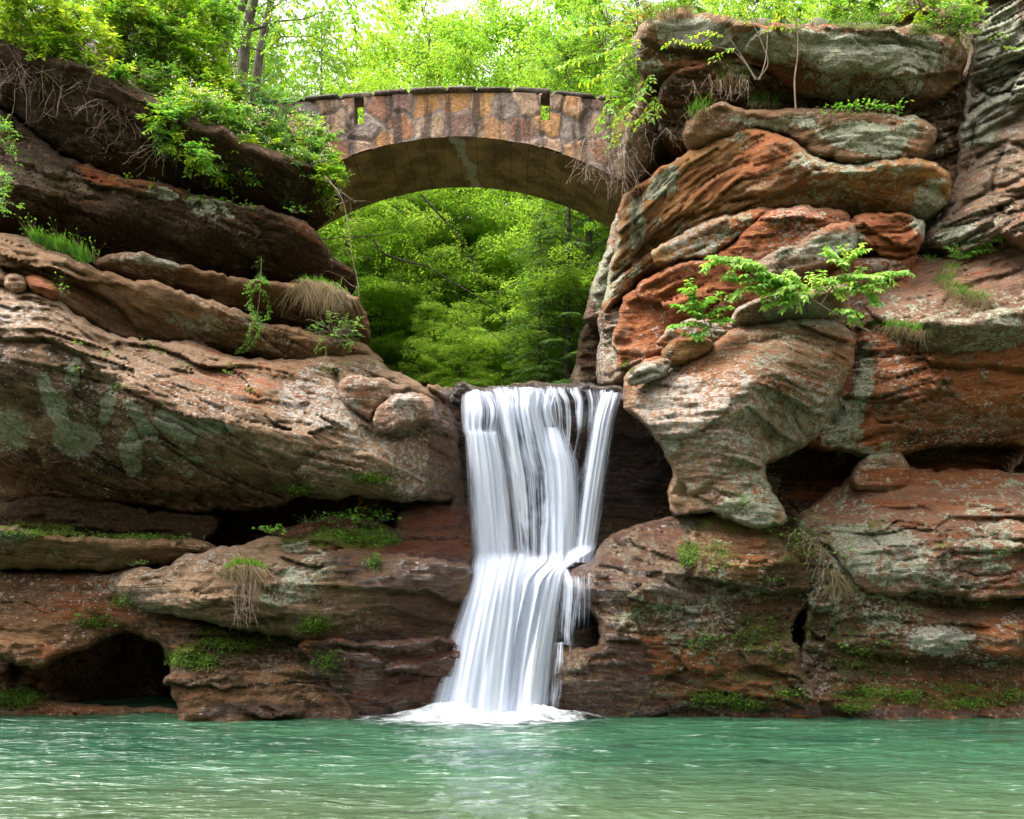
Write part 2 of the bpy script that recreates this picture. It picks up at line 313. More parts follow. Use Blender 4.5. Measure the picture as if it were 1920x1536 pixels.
   (1230,100,40,60,-20,.8),(1480,150,140,30,8,.55),(1640,190,160,30,0,.8),(1420,170,160,30,0,.6),(1350,110,120,20,0,.7),(1770,180,50,50,0,.7),(1260,240,60,60,0,.45),(1200,260,60,60,0,.5),(1600,320,160,12,4,.5),(1600,385,140,14,0,.4),(1790,330,20,120,10,.7),(1300,480,70,20,-10,.5),
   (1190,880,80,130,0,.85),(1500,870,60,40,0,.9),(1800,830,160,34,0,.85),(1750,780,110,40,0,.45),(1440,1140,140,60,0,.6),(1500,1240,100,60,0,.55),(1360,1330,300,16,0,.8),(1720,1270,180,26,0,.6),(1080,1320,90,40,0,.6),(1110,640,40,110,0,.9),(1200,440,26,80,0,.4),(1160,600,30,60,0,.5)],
}
def chan(px, py, name, seed):
    r = np.zeros(px.shape)
    wx = px+fbm(px/60., py/60., seed*1.7, seed+60, 3)*16; wy = py+fbm(px/60., py/60., seed*1.7+40, seed+61, 3)*14
    for (x, y, rx, ry, a, s) in BL[name]:
        dx, dy = wx-x, wy-y
        if a: c, q = math.cos(R(a)), math.sin(R(a)); dx, dy = dx*c+dy*q, -dx*q+dy*c
        d = np.sqrt((dx/rx)**2+(dy/ry)**2)
        r = np.maximum(r, s*(1-sstep(.55, 1.35, d)))
    return r
ZB = np.full((400, 500), 99.0)                  # nearest rock face, 4 px cells, for setting plants on the rock
def zput(px, py, Y):
    i = (py/4).astype(int); j = (px/4).astype(int)+10
    k = (i >= 0) & (i < 400) & (j >= 0) & (j < 500)
    np.minimum.at(ZB, (i[k], j[k]), Y[k])
def face(px, py):
    i, j = int(py/4), int(px/4)+10
    a = ZB[max(i-1, 0):i+2, max(j-1, 0):j+2]
    return float(a.min()) if a.size and a.min() < 90 else 15.0
BASES = dict(damp=(.185,.098,.048), wetred=(.23,.080,.036), brown=(.27, .152, .076), dark=(.085, .050, .026), tan=(.30, .19, .115), pink=(.33, .208, .128), red=(.36, .125, .050), ochre=(.42, .21, .075), grey=(.31, .22, .15), plum=(.31, .175, .115))  # 'dark' on the left slabs: tree shade added to the rock's own tone
rock_n = [0]
def rock(label, outl, ctrl, base='brown', T=.5, Rr=.455, B=1.6, tilt=0., curv=0., beds=(.07, 2.6), amp=(.10, .035), cracks=(), lips=(), step=3.6, jit=4., fac=1., name='rock_ledge', cat='rock ledge', group=None, kind=None, put=True, mat=None):
    rock_n[0] += 1; sd = rock_n[0]
    poly = smooth(outl, 8., True, jit, sd)
    x0, y0 = poly.min(0); x1, y1 = poly.max(0)
    gx = np.arange(x0-step, x1+2*step, step); gy = np.arange(y0-step, y1+2*step, step)
    X, Yp = np.meshgrid(gx, gy); nx, ny = len(gx), len(gy)
    cx, cy = (X[:-1, :-1]+step/2), (Yp[:-1, :-1]+step/2)
    keep = inside(cx, cy, poly)
    used = np.zeros(X.shape, bool)
    used[:-1, :-1] |= keep; used[1:, :-1] |= keep; used[:-1, 1:] |= keep; used[1:, 1:] |= keep
    full = np.zeros(X.shape, int)
    full[:-1, :-1] += keep; full[1:, :-1] += keep; full[:-1, 1:] += keep; full[1:, 1:] += keep
    idx = -np.ones(X.shape, int); idx[used] = np.arange(used.sum())
    px, py = X[used].copy(), Yp[used].copy()
    bnd = full[used] < 4
    d, bx, by, _ = nearest(px, py, poly)
    px = np.where(bnd, bx, px); py = np.where(bnd, by, py); d = np.where(bnd, 0, d)
    yb = tps(ctrl)(px, py)
    dm = d/F*yb
    Rv = Rr*(.46+.55*fbm((px-CX)/90., (py)/90., sd*1., 301, 3))          # some edges broken sharp, some worn round
    Rv = np.clip(Rv, .07, 1.)
    prof = np.clip(1-(1-np.clip(dm/Rv, 0, 1))**2.6, 0, 1)**.5
    Yf = yb+T*(1-prof)
    wx = (px-CX)/F*yb; wz = H+(HY-py)/F*yb
    xc = wx.mean()
    q = wz-tilt*(wx-xc)+curv*(wx-xc)**2
    q = q+.22*fbm(wx*.45, q*.6, sd, 7, 3)+.05*fbm(wx*1.7, q*1.7, sd, 17, 2)
    inn = sstep(0, .16, dm)
    # beds: rounded courses with undercut joints
    ba, bf = beds
    if ba:
        for kf, ka in ((bf, 1.), (bf*2.7, .4)):
            s = q*kf+.5*vn(q*kf*.5, sd*1., 3., 5)
            fr = s-np.floor(s)
            pr = np.power(np.clip(fr, 0, 1), .35)*(1-np.power(fr, 7))
            am = .35+.65*sstep(-.35, .35, fbm(wx*.5, np.floor(s)*3.1, sd+.5, 23, 2))
            Yf = Yf-ba*ka*(pr-.6)*am*inn
    a1, a2 = amp
    Yf = Yf-a1*2.4*fbm(wx*.55, wz*.8, sd*2.1, 31, 3)*inn
    f2 = fbm(wx*2.2, q*3.4, sd*1.3+yb, 37, 4, .58)
    Yf = Yf-a2*2.2*f2*inn
    rid = 1-np.abs(fbm(wx*1.25+5, wz*1.5, sd*.7, 43, 3, .5))*3.2
    Yf = Yf+.05*np.clip(rid-.55, 0, 1)*inn                     # wandering joints
    Yf = Yf-.016*fbm(wx*8, q*11, sd*1., 47, 3, .6)*inn
    if fac:
        fac *= 1.45
        rg = .35+.9*sstep(-.2, .35, fbm(wx*.6, wz*.7, sd*3., 83, 2))          # some faces are worn smooth, some broken
        wq = wx+.18*fbm(wx*1.5, q*2, sd, 84, 2); wr = q+.1*fbm(wx*1.5, q*2, sd, 85, 2)
        v1, e1 = facets(wq*.85+sd, wr*3.6, sd); v2, e2 = facets(wq*2.6, wr*13+sd, sd+11)
        Yf = Yf-fac*rg*inn*(.075*v1-.026*(1-sstep(.02, .20, e1))+.034*v2+.10*facets(wq*.42+sd, wr*1.5, sd+23)[0])
        for lk, la in ((3.6, .036), (7.2, .026)):
            lam = q*lk+1.0*fbm(wx*.7, q*1.3, sd+lk, 86, 3); lf_ = lam-np.floor(lam)
            Yf = Yf-la*fac*inn*(lf_**.6-.6-.6*sstep(.74, 1., lf_))*(.25+sstep(-.15, .3, fbm(wx*.6, q*1.1, sd*1.7+lk, 87, 2)))*(.5+vn(np.floor(lam)*1.7, sd*1., wx*.6, 88)*.5)
    for (pl, wpx, dep) in cracks:
        pl = smooth(pl, 10, False, 3, sd+5); dd = nearest(px, py, pl, False)[0]
        Yf = Yf+dep*np.exp(-(dd/wpx)**2)*inn
    for (pl, hgt, fall) in lips:                               # overhanging edge: just under the line the face steps back
        pl = smooth(pl, 10, False, 4, sd+6); dd, _, _, s_ = nearest(px, py, pl, False)
        e = np.where(s_ > 0, np.exp(-(dd/fall))*sstep(0, 7, dd), 0)
        Yf = Yf+hgt*e*inn
    Yf = np.where(d == 0, yb+T, np.minimum(Yf, yb+T+.55))
    V = np.stack([(px-CX)/F*Yf, Yf, H+(HY-py)/F*Yf], 1)
    # back: the same outline carried straight back and closed, so that each rock is a solid
    ye = yb+T; bp = np.clip(dm/.6, 0, 1)
    bi = np.where(~bnd)[0]; remap = np.arange(len(px)); remap[bi] = len(px)+np.arange(len(bi))
    sx, sz = (px-CX)/F*ye, H+(HY-py)/F*ye
    bk = B*np.sqrt(bp); Vb = np.stack([sx+(.25 if xc > 0 else -.34)*bk, ye+bk, sz], 1)[bi]
    V = np.vstack([V, Vb])
    a, b_, c, d_ = idx[:-1, :-1][keep], idx[:-1, 1:][keep], idx[1:, 1:][keep], idx[1:, :-1][keep]
    Ff = np.stack([a, d_, c, b_], 1)
    Fb = remap[Ff][:, ::-1]
    if put: zput(px, py, Yf)
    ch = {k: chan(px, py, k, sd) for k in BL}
    big = fbm(wx*.5, wz*.6, sd*1., 178, 3)
    ch['lich'] = np.maximum(ch['lich'], (.0 if base == 'dark' and not (xc > 0 and wz.mean() > 9) else .50 if xc > 0 else .20)+.5*big*(base != 'dark')); ch['white'] = np.maximum(ch['white'], (.15 if base == 'dark' else .44)+.6*fbm(wx*.6, wz*.6, sd+7., 179, 3))
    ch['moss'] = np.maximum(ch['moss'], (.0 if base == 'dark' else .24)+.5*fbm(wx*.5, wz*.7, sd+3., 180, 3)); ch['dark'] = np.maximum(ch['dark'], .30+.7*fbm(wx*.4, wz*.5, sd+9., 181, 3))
    ch['oran'] = np.maximum(ch['oran'], (.45 if xc > 0 else .3)+.6*fbm(wx*.4, wz*.5, sd+5., 182, 3))
    mA = np.stack([ch['lich'], ch['oran'], ch['moss']], 1); mB = np.stack([ch['white'], ch['wet'], ch['dark']], 1)
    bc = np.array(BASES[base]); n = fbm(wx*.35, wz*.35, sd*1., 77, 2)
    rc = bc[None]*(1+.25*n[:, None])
    bed = np.stack([wx, yb+sd*3.7, q], 1)
    ext = lambda z: np.vstack([z, z[bi]])
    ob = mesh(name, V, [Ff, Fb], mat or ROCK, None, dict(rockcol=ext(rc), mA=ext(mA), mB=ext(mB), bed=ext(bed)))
    if kind: tag(ob, label, None, group, kind)
    else: tag(ob, label, cat, group)
    return ob

# ---- deep backing behind the ledges (the body of the two cliffs)
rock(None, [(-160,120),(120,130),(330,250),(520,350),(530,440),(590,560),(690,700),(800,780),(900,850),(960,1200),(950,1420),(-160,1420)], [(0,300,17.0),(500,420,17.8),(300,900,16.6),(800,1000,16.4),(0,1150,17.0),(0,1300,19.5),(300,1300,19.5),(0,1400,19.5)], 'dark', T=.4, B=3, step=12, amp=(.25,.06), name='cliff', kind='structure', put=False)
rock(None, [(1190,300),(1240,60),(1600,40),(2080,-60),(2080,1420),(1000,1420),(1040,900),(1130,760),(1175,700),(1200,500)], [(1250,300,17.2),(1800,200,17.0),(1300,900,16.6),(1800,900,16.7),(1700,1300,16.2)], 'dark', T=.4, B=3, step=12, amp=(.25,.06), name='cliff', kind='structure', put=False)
# ---- LEFT
rock('dark overhanging slab high on the left under the flowering shrubs, reaching to the bridge foot',
 [(-140,20),(0,70),(130,110),(250,165),(380,225),(500,275),(600,318),(640,345),(632,385),(604,410),(585,418),(545,400),(480,388),(400,374),(300,344),(230,334),(150,308),(100,284),(55,243),(0,198),(-140,110)],
 [(-60,60,14.2),(-60,150,14.9),(100,130,14.3),(100,200,14.7),(100,265,15.4),(300,215,14.6),(280,280,14.9),(300,330,15.7),(480,300,15.2),(470,360,15.9),(600,350,16.3),(600,395,16.9)], 'dark', T=.45, tilt=-.3, beds=(.03,1.3), amp=(.12,.02))
rock('long dark brown slab below the left overhang, streaked with ochre',
 [(-140,140),(0,200),(55,243),(100,282),(150,306),(230,332),(300,342),(400,372),(500,392),(560,410),(590,432),(625,480),(660,505),(668,545),(640,560),(600,545),(520,525),(430,512),(330,500),(230,484),(150,468),(60,446),(-30,440),(-140,430)],
 [(-60,200,15.2),(40,270,14.9),(0,340,14.6),(60,400,15.0),(60,440,15.9),(200,350,15.0),(200,410,15.0),(200,470,16.1),(350,385,15.1),(380,440,15.3),(360,495,16.4),(500,420,15.3),(520,480,15.8),(560,520,16.5),(600,470,15.7),(650,530,16.3)], 'dark', T=.4, tilt=-.25, beds=(.07,1.5), amp=(.10,.03),
 lips=[([(-140,330),(0,355),(120,385),(240,425),(330,450)], .30, 30),([(-60,270),(40,300),(110,335)], .15, 20)])
rock('thin slanting ledge with a pale lichened top edge, middle of the left cliff',
 [(180,488),(215,476),(262,474),(330,492),(430,517),(520,527),(600,538),(665,556),(690,600),(690,640),(640,626),(560,606),(450,585),(380,556),(320,536),(240,516),(190,504)],
 [(230,490,14.9),(330,515,15.0),(450,545,15.0),(600,560,15.0),(660,600,15.2),(450,578,15.5),(620,612,15.7)], 'brown', T=.35, Rr=.4, tilt=-.22, beds=(.08,2.2), amp=(.08,.035), step=3.4)
rock('long slanting brown ledge running from the left edge down to the vines',
 [(-140,420),(0,436),(60,448),(110,472),(180,505),(240,520),(330,540),(420,574),(500,604),(560,618),(640,634),(690,650),(715,690),(640,700),(560,684),(440,668),(390,660),(330,645),(260,640),(205,625),(145,595),(110,565),(80,550),(0,540),(-140,520)],
 [(-60,450,14.6),(0,500,14.2),(60,470,14.5),(90,520,14.0),(150,520,14.4),(170,580,14.7),(300,560,14.5),(300,620,15.2),(420,600,14.7),(430,650,15.3),(540,640,14.9),(640,660,15.0),(700,680,15.3)], 'brown', T=.4, Rr=.45, tilt=-.3, beds=(.06,1.8), amp=(.09,.04), step=3.4,
 lips=[([(20,500),(90,515),(150,530),(200,560),(240,600)], .35, 26)])
rock('small reddish boulder wedged between the slanting ledges on the far left',
 [(45,520),(70,515),(98,528),(112,552),(100,566),(75,556),(52,542)], [(80,540,13.8)], 'red', T=.3, Rr=.3, B=.5, beds=(0,1), amp=(.04,.02), step=3.5, jit=2, name='boulder', cat='boulder')
rock('small brown boulder at the left edge beside the reddish one',
 [(8,522),(24,512),(46,518),(54,534),(44,550),(20,548),(8,538)], [(30,530,13.85)], 'brown', T=.3, Rr=.3, B=.5, beds=(0,1), amp=(.04,.02), step=3.5, jit=2, name='boulder', cat='boulder')
rock('huge brown rock mass left of the waterfall, speckled on top, dark and lichened beneath',
 [(-140,515),(0,533),(70,544),(120,566),(160,600),(220,625),(300,636),(350,638),(400,652),(440,668),(560,672),(620,664),(680,666),(720,686),(765,704),(800,728),(838,752),(856,790),(862,840),(866,890),(860,930),(838,944),(780,940),(700,936),(620,934),(560,932),(535,945),(470,960),(380,960),(300,950),(200,946),(100,940),(-140,936)],
 [(-80,540,14.2),(0,560,14.0),(60,590,13.6),(-80,650,13.1),(60,640,13.1),(200,650,13.9),(160,690,13.15),(330,665,14.3),(250,745,13.15),(420,690,14.3),(350,790,13.15),(560,700,14.5),(560,780,13.8),(680,690,14.7),(680,780,14.0),(760,730,14.7),(420,810,13.2),(500,860,13.3),(600,880,13.6),(740,860,13.8),(800,800,14.4),(845,820,14.9),(850,900,15.0),
  (-80,760,13.9),(60,760,13.8),(200,800,13.9),(330,850,14.0),(430,880,14.1),(60,850,14.5),(200,880,14.7),(350,915,14.8),(0,920,15.4),(200,930,15.5),(480,930,14.7),(620,915,14.1),(740,915,14.2),(820,920,14.7)], 'pink', T=.35, Rr=.4, tilt=-.3, curv=0, beds=(.035,1.5), amp=(.07,.04), step=3.4,
 lips=[([(-140,622),(0,628),(80,634),(140,655),(200,702),(262,738),(350,778),(420,792),(470,832),(520,885),(560,912)], .30, 60),([(690,802),(740,812),(800,800),(830,812)], .18, 16)],
 cracks=[([(630,700),(640,740),(690,790),(700,806)], 5, .18),([(400,655),(470,700),(600,720)], 4, .05),([(520,790),(560,800),(600,795)],4,.06),([(360,660),(350,720),(360,770)],3,.04)])
rock('rounded boulder with a reddish face on the left mass near the waterfall lip',
 [(636,722),(652,708),(700,708),(742,716),(768,724),(752,742),(716,756),(704,778),(692,792),(668,776),(644,750)], [(660,735,13.7),(740,730,14.0)], 'plum', T=.35, Rr=.35, B=.6, beds=(.02,2), amp=(.05,.03), step=3.5, jit=3, name='boulder', cat='boulder')
rock('nose shaped boulder under the rounded one, white speckled, left of the waterfall',
 [(706,766),(740,742),(790,738),(818,756),(826,790),(812,806),(784,800),(748,812),(716,810),(700,794)], [(740,780,13.6),(800,775,14.0)], 'plum', T=.4, Rr=.35, B=.6, beds=(.03,2.5), amp=(.05,.03), step=3.5, jit=3, name='boulder', cat='boulder')
rock('smooth wet brown shoulder directly left of the waterfall lip',
 [(800,724),(840,728),(868,740),(872,800),(876,900),(880,1000),(880,1075),(846,1075),(840,980),(846,900),(846,800),(820,750)], [(840,740,15.3),(860,900,15.3),(860,1040,15.1)], 'brown', T=.35, Rr=.35, tilt=-.1, amp=(.05,.03))
rock('dark slab lying inside the long recess on the left',
 [(-140,925),(0,936),(60,924),(150,930),(250,948),(340,962),(410,972),(400,1010),(300,1030),(0,1030),(-140,1030)], [(60,960,15.3),(300,990,15.5)], 'dark', T=.5, Rr=.45, tilt=-.1, amp=(.1,.04))
rock('red wet rock shelf at the back of the recess beside the falls',
 [(520,1000),(556,985),(610,972),(700,978),(738,986),(752,962),(800,944),(880,950),(888,1075),(800,1080),(700,1062),(560,1060)], [(560,1010,14.4),(700,1000,14.3),(780,985,14.7),(780,1040,14.2),(860,980,15.0),(860,1040,14.6)], 'wetred', T=.4, Rr=.35, beds=(.05,3), amp=(.10,.06), lips=[([(750,1010),(800,1004),(850,1008)],.16,20)])
rock('low mossy ledge sticking out at the left edge above the cave',
 [(-140,975),(0,984),(30,983),(62,1000),(120,1006),(200,1008),(290,1010),(370,1010),(430,1030),(440,1048),(400,1062),(330,1060),(200,1068),(0,1068),(-140,1068)], [(-60,1000,13.7),(0,1000,13.7),(0,1050,14.2),(200,1025,14.0),(380,1035,14.4)], 'brown', T=.4, Rr=.3, beds=(.03,2), amp=(.06,.03), step=3.4)
rock('brown rock bank above the dark cave at the lower left',
 [(-140,1060),(0,1066),(120,1070),(210,1072),(250,1062),(330,1080),(420,1150),(420,1230),(340,1240),(320,1262),(300,1215),(250,1190),(215,1192),(160,1218),(90,1246),(40,1252),(0,1238),(-140,1230)],
 [(-60,1080,14.5),(100,1090,14.6),(200,1100,14.4),(0,1150,14.0),(150,1160,14.1),(280,1160,14.3),(60,1215,13.7),(-60,1215,13.7),(200,1195,14.3),(360,1200,14.3)], 'damp', T=.4, Rr=.3, beds=(.04,2.2), amp=(.09,.05), step=3.4,
 lips=[([(-60,1198),(0,1204),(60,1200),(110,1210)],-.12,14)])
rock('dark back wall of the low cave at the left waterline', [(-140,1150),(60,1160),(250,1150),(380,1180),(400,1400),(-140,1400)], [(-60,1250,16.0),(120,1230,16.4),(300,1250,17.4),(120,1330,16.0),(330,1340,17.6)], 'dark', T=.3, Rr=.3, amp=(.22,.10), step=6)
rock('rubble strewn mossy bank on the floor of the left cave', [(-140,1295),(0,1290),(60,1300),(110,1318),(230,1326),(345,1332),(350,1400),(-140,1400)], [(0,1330,14.5),(300,1345,14.4)], 'damp', T=.3, Rr=.25, amp=(.12, .06), step=3.4)
rock('broad rounded ledge with white lichen and a hanging grass tuft, left of the lower cascade',
 [(212,1098),(228,1074),(262,1062),(310,1064),(340,1042),(420,1026),(490,1010),(560,1006),(612,1005),(660,1024),(760,1042),(850,1052),(885,1062),(880,1110),(866,1160),(840,1210),(760,1222),(640,1222),(560,1200),(480,1188),(400,1170),(300,1152),(240,1132)],
 [(250,1090,13.8),(400,1060,13.6),(400,1110,13.3),(300,1135,13.7),(560,1040,13.6),(560,1100,13.2),(500,1160,13.7),(700,1060,13.7),(700,1095,13.4),(700,1160,13.9),(820,1080,13.8),(850,1100,14.0),(840,1180,14.4),(620,1180,13.8),(640,1215,14.3)], 'pink', T=.4, Rr=.3, tilt=0, beds=(.035,3), amp=(.06,.04), step=3.4,
 lips=[([(640,1100),(740,1104),(800,1110),(860,1128)],.2,40),([(215,1105),(300,1148),(400,1166),(520,1150)],.2,20)])
rock('mossy hollow rock beneath the broad rounded ledge', [(290,1140),(400,1160),(520,1180),(640,1190),(660,1240),(600,1280),(330,1290),(318,1240)], [(330,1160,14.3),(480,1200,14.4),(620,1220,14.3),(340,1235,13.8),(440,1240,13.9),(560,1250,14.0)], 'dark', T=.35, Rr=.3, amp=(.1,.05), step=3.4)
rock('smooth brown block at the waterline right of the cave',
 [(318,1270),(336,1258),(420,1262),(500,1250),(560,1240),(620,1250),(650,1300),(660,1400),(350,1400),(334,1340)], [(360,1290,13.6),(500,1290,13.7),(500,1350,13.6),(620,1330,13.8)], 'damp', T=.3, Rr=.3, beds=(.05,2.2), amp=(.05,.03), step=3.4,
 lips=[([(318,1266),(420,1264),(540,1262),(620,1270)],.16,14)])
rock('shiny wet red rock at the foot of the falls on the left',
 [(560,1212),(600,1200),(700,1202),(850,1198),(870,1250),(868,1400),(640,1400),(630,1310),(600,1262)], [(620,1230,13.7),(740,1230,13.5),(840,1240,13.8),(700,1330,13.9),(830,1340,14.0)], 'wetred', T=.35, Rr=.3, beds=(.03,3), amp=(.06,.06), step=3.6)
# ---- behind the water
rock('dark wet rock wall behind the falling water',
 [(846,732),(900,730),(940,722),(1010,719),(1080,722),(1150,724),(1190,740),(1270,860),(1290,1000),(1180,1060),(1120,1080),(1110,1400),(840,1400),(850,1080),(850,900)],
 [(880,745,15.2),(1000,735,15.2),(1150,735,15.2),(880,850,15.5),(1000,850,15.5),(1180,860,16.0),(1000,1020,15.7),(1200,1000,16.1),(1000,1070,14.9),(880,1070,14.8),(980,1200,14.4),(980,1350,14.5)], 'dark', T=.2, Rr=.2, B=2.5, beds=(.05,2), amp=(.06,.04))
# ---- RIGHT
rock('wet rounded ledge right of the lower cascade, polished brown by the water',
 [(1060,1080),(1100,1054),(1130,1020),(1165,995),(1215,978),(1270,962),(1340,960),(1400,980),(1450,1000),(1500,1060),(1520,1120),(1480,1180),(1500,1230),(1510,1400),(1020,1400),(1030,1330),(1030,1220),(1110,1214),(1122,1190),(1112,1150),(1062,1120)],
 [(1100,1075,13.9),(1160,1040,13.9),(1200,1000,14.2),(1300,980,14.1),(1400,1000,13.7),(1160,1100,13.5),(1260,1080,13.4),(1400,1080,13.3),(1470,1060,13.3),(1160,1160,13.7),(1260,1180,13.6),(1060,1200,14.3),(1070,1240,13.8),(1080,1330,14.1),(1200,1250,13.7),(1250,1340,14.0),(1400,1160,13.8),(1440,1220,13.7),(1420,1330,13.9),(1500,1130,13.8)], 'damp', T=.35, Rr=.3, tilt=-.06, beds=(.035,3.2), amp=(.07,.05), step=3.3,
 lips=[([(1070,1122),(1160,1128),(1240,1140)],.12,24),([(1380,1090),(1440,1105),(1500,1110),(1540,1100)],.45,60),([(1290,1190),(1400,1180),(1480,1215)],-.15,24),([(1400,1240),(1470,1262),(1500,1290)],.2,26)],
 cracks=[([(1290,1000),(1300,1060),(1290,1090)],6,.12),([(1250,1090),(1290,1170),(1270,1260)],5,.06)])
rock('big speckled boulder leaning out right of the waterfall, narrowing to a pillar at its foot',
 [(1168,758),(1176,706),(1196,682),(1244,664),(1300,640),(1340,636),(1372,612),(1420,604),(1480,600),(1550,596),(1592,622),(1602,670),(1580,730),(1548,790),(1520,830),(1476,848),(1440,866),(1432,885),(1446,912),(1470,950),(1474,980),(1430,992),(1380,984),(1340,966),(1300,964),(1262,972),(1256,930),(1262,880),(1240,840),(1205,795)],
 [(1190,740,13.9),(1230,690,14.1),(1250,760,13.5),(1330,660,13.9),(1340,760,13.1),(1380,640,13.7),(1400,720,12.95),(1500,620,13.6),(1480,690,13.1),(1580,650,13.7),(1560,720,13.7),(1500,790,13.9),(1450,840,14.2),(1400,830,13.5),(1300,850,13.5),(1360,860,13.4),(1320,930,13.6),(1270,900,13.9),(1400,920,13.3),(1440,930,13.4),(1420,970,13.2),(1300,955,13.9)], 'pink', T=.4, Rr=.35, tilt=-.15, beds=(.045,3.6), amp=(.07,.05), step=3.3, name='boulder', cat='boulder',
 lips=[([(1380,640),(1440,630),(1520,622),(1590,640)],.10,16),([(1190,800),(1280,880),(1330,900)],.1,20),([(1290,925),(1330,940),(1345,960)],.3,16)],
 cracks=[([(1380,700),(1440,760),(1480,840)],4,.04),([(1400,915),(1428,905),(1440,925)],6,.12),([(1240,690),(1300,700),(1320,680)],4,.06)])
rock('pale lichened rock sitting on the left shoulder of the big boulder',
 [(1172,712),(1182,692),(1210,678),(1250,670),(1262,682),(1240,708),(1200,722),(1180,724)], [(1210,700,13.5)], 'grey', T=.3, Rr=.3, B=.5, beds=(.02,4), amp=(.04,.03), step=3.4, jit=2, name='boulder', cat='boulder')
rock('cracked slab on top of the big boulder beneath the small maple',
 [(1244,668),(1256,640),(1300,632),(1336,636),(1340,656),(1300,676),(1262,684)], [(1290,660,13.6)], 'ochre', T=.3, Rr=.3, B=.6, beds=(.04,5), amp=(.04,.03), step=3.4, jit=3, name='boulder', cat='boulder')
rock('red stepped block beneath the small maple sapling',
 [(1232,648),(1256,612),(1300,600),(1370,604),(1380,640),(1300,652)], [(1300,625,14.1)], 'red', T=.3, Rr=.2, B=.8, beds=(.08,4), amp=(.05,.04), step=3.6, name='boulder', cat='boulder')
rock('rounded boulder with a pale green lichen cap behind the leaning boulder',
 [(1366,616),(1374,588),(1402,564),(1450,552),(1500,545),(1548,540),(1580,520),(1590,560),(1590,610),(1520,636),(1420,634)], [(1400,600,13.9),(1480,580,13.7),(1560,580,13.9)], 'pink', T=.5, Rr=.45, B=1, beds=(.03,3), amp=(.05,.03), step=3.4, name='boulder', cat='boulder')
rock('broad red banded rock mass under the grass tuft, right of the big boulder',
 [(1560,520),(1650,500),(1750,500),(1850,470),(2060,440),(2060,850),(1930,846),(1860,832),(1780,836),(1700,848),(1660,862),(1600,846),(1548,842),(1500,820),(1560,740),(1590,640)],
 [(1600,560,14.8),(1760,530,14.9),(1920,520,14.6),(1620,620,14.4),(1720,640,14.1),(1900,600,14.1),(1620,700,14.3),(1720,700,13.9),(1850,690,13.9),(1600,780,14.4),(1700,770,14.1),(1850,760,14.2),(1600,830,14.6),(1750,825,14.9),(1900,815,15.0),(2000,700,13.9),(2000,520,14.4)], 'red', T=.35, Rr=.35, tilt=.12, beds=(.06,3), amp=(.09,.05),
 lips=[([(1730,668),(1800,684),(1860,680),(1960,700)],.28,22),([(1600,668),(1700,660),(1800,680)],.1,14)],
 cracks=[([(1612,600),(1600,700),(1560,790)],8,.2),([(1690,760),(1760,790),(1860,800)],5,.08)])
rock('thick grey brown shelf at the right edge above the red banded rock',
 [(1728,600),(1800,596),(1900,580),(2060,560),(2060,690),(1920,688),(1860,692),(1830,684),(1800,690),(1760,684),(1732,672)], [(1760,640,13.8),(1850,640,13.7),(1980,630,13.7)], 'grey', T=.35, Rr=.3, tilt=.05, beds=(.05,3), amp=(.06,.05), step=3.4)
rock('sloping grey brown slab at the right edge under the ferns',
 [(1640,500),(1700,478),(1760,480),(1830,462),(1880,440),(1960,400),(2060,350),(2060,590),(1900,600),(1780,606),(1700,620),(1640,600),(1610,560)], [(1680,510,15.1),(1800,500,14.9),(1950,450,14.7),(1680,590,14.3),(1820,585,14.1),(1980,570,14.0),(1800,540,14.4)], 'plum', T=.35, Rr=.35, tilt=.35, beds=(.08,2.4), amp=(.09,.05), step=3.4,
 lips=[([(1780,545),(1840,520),(1920,500),(2000,470)],.15,20)])
rock('large shelving lower rock at the right with red beds and a grey crusted face',
 [(1490,985),(1530,940),(1580,905),(1612,870),(1640,850),(1688,850),(1706,872),(1760,880),(1860,880),(1960,886),(2060,890),(2060,1130),(1900,1120),(1820,1128),(1740,1110),(1680,1120),(1640,1120),(1600,1100),(1560,1040)],
 [(1560,950,14.9),(1640,870,15.2),(1680,900,14.9),(1800,895,14.8),(1960,900,14.7),(1560,1000,14.2),(1680,960,14.2),(1800,960,14.0),(1960,960,13.9),(1640,1040,13.5),(1780,1040,13.3),(1950,1040,13.2),(1650,1100,13.6),(1800,1110,13.5),(1950,1100,13.4)], 'plum', T=.4, Rr=.3, tilt=.04, beds=(.05,4), amp=(.07,.05), step=3.4,
 lips=[([(1650,1100),(1720,1080),(1780,1094),(1860,1100),(1940,1090)],.12,16)], cracks=[([(1560,985),(1620,990),(1680,980)],4,.1)])
rock('orange streaked lump where the shelving rock meets the overhang',
 [(1600,880),(1622,856),(1655,846),(1690,852),(1712,884),(1700,920),(1640,930),(1600,910)], [(1660,890,14.6)], 'pink', T=.5, Rr=.4, B=.8, beds=(.03,4), amp=(.05,.03), step=3.4, name='boulder', cat='boulder')
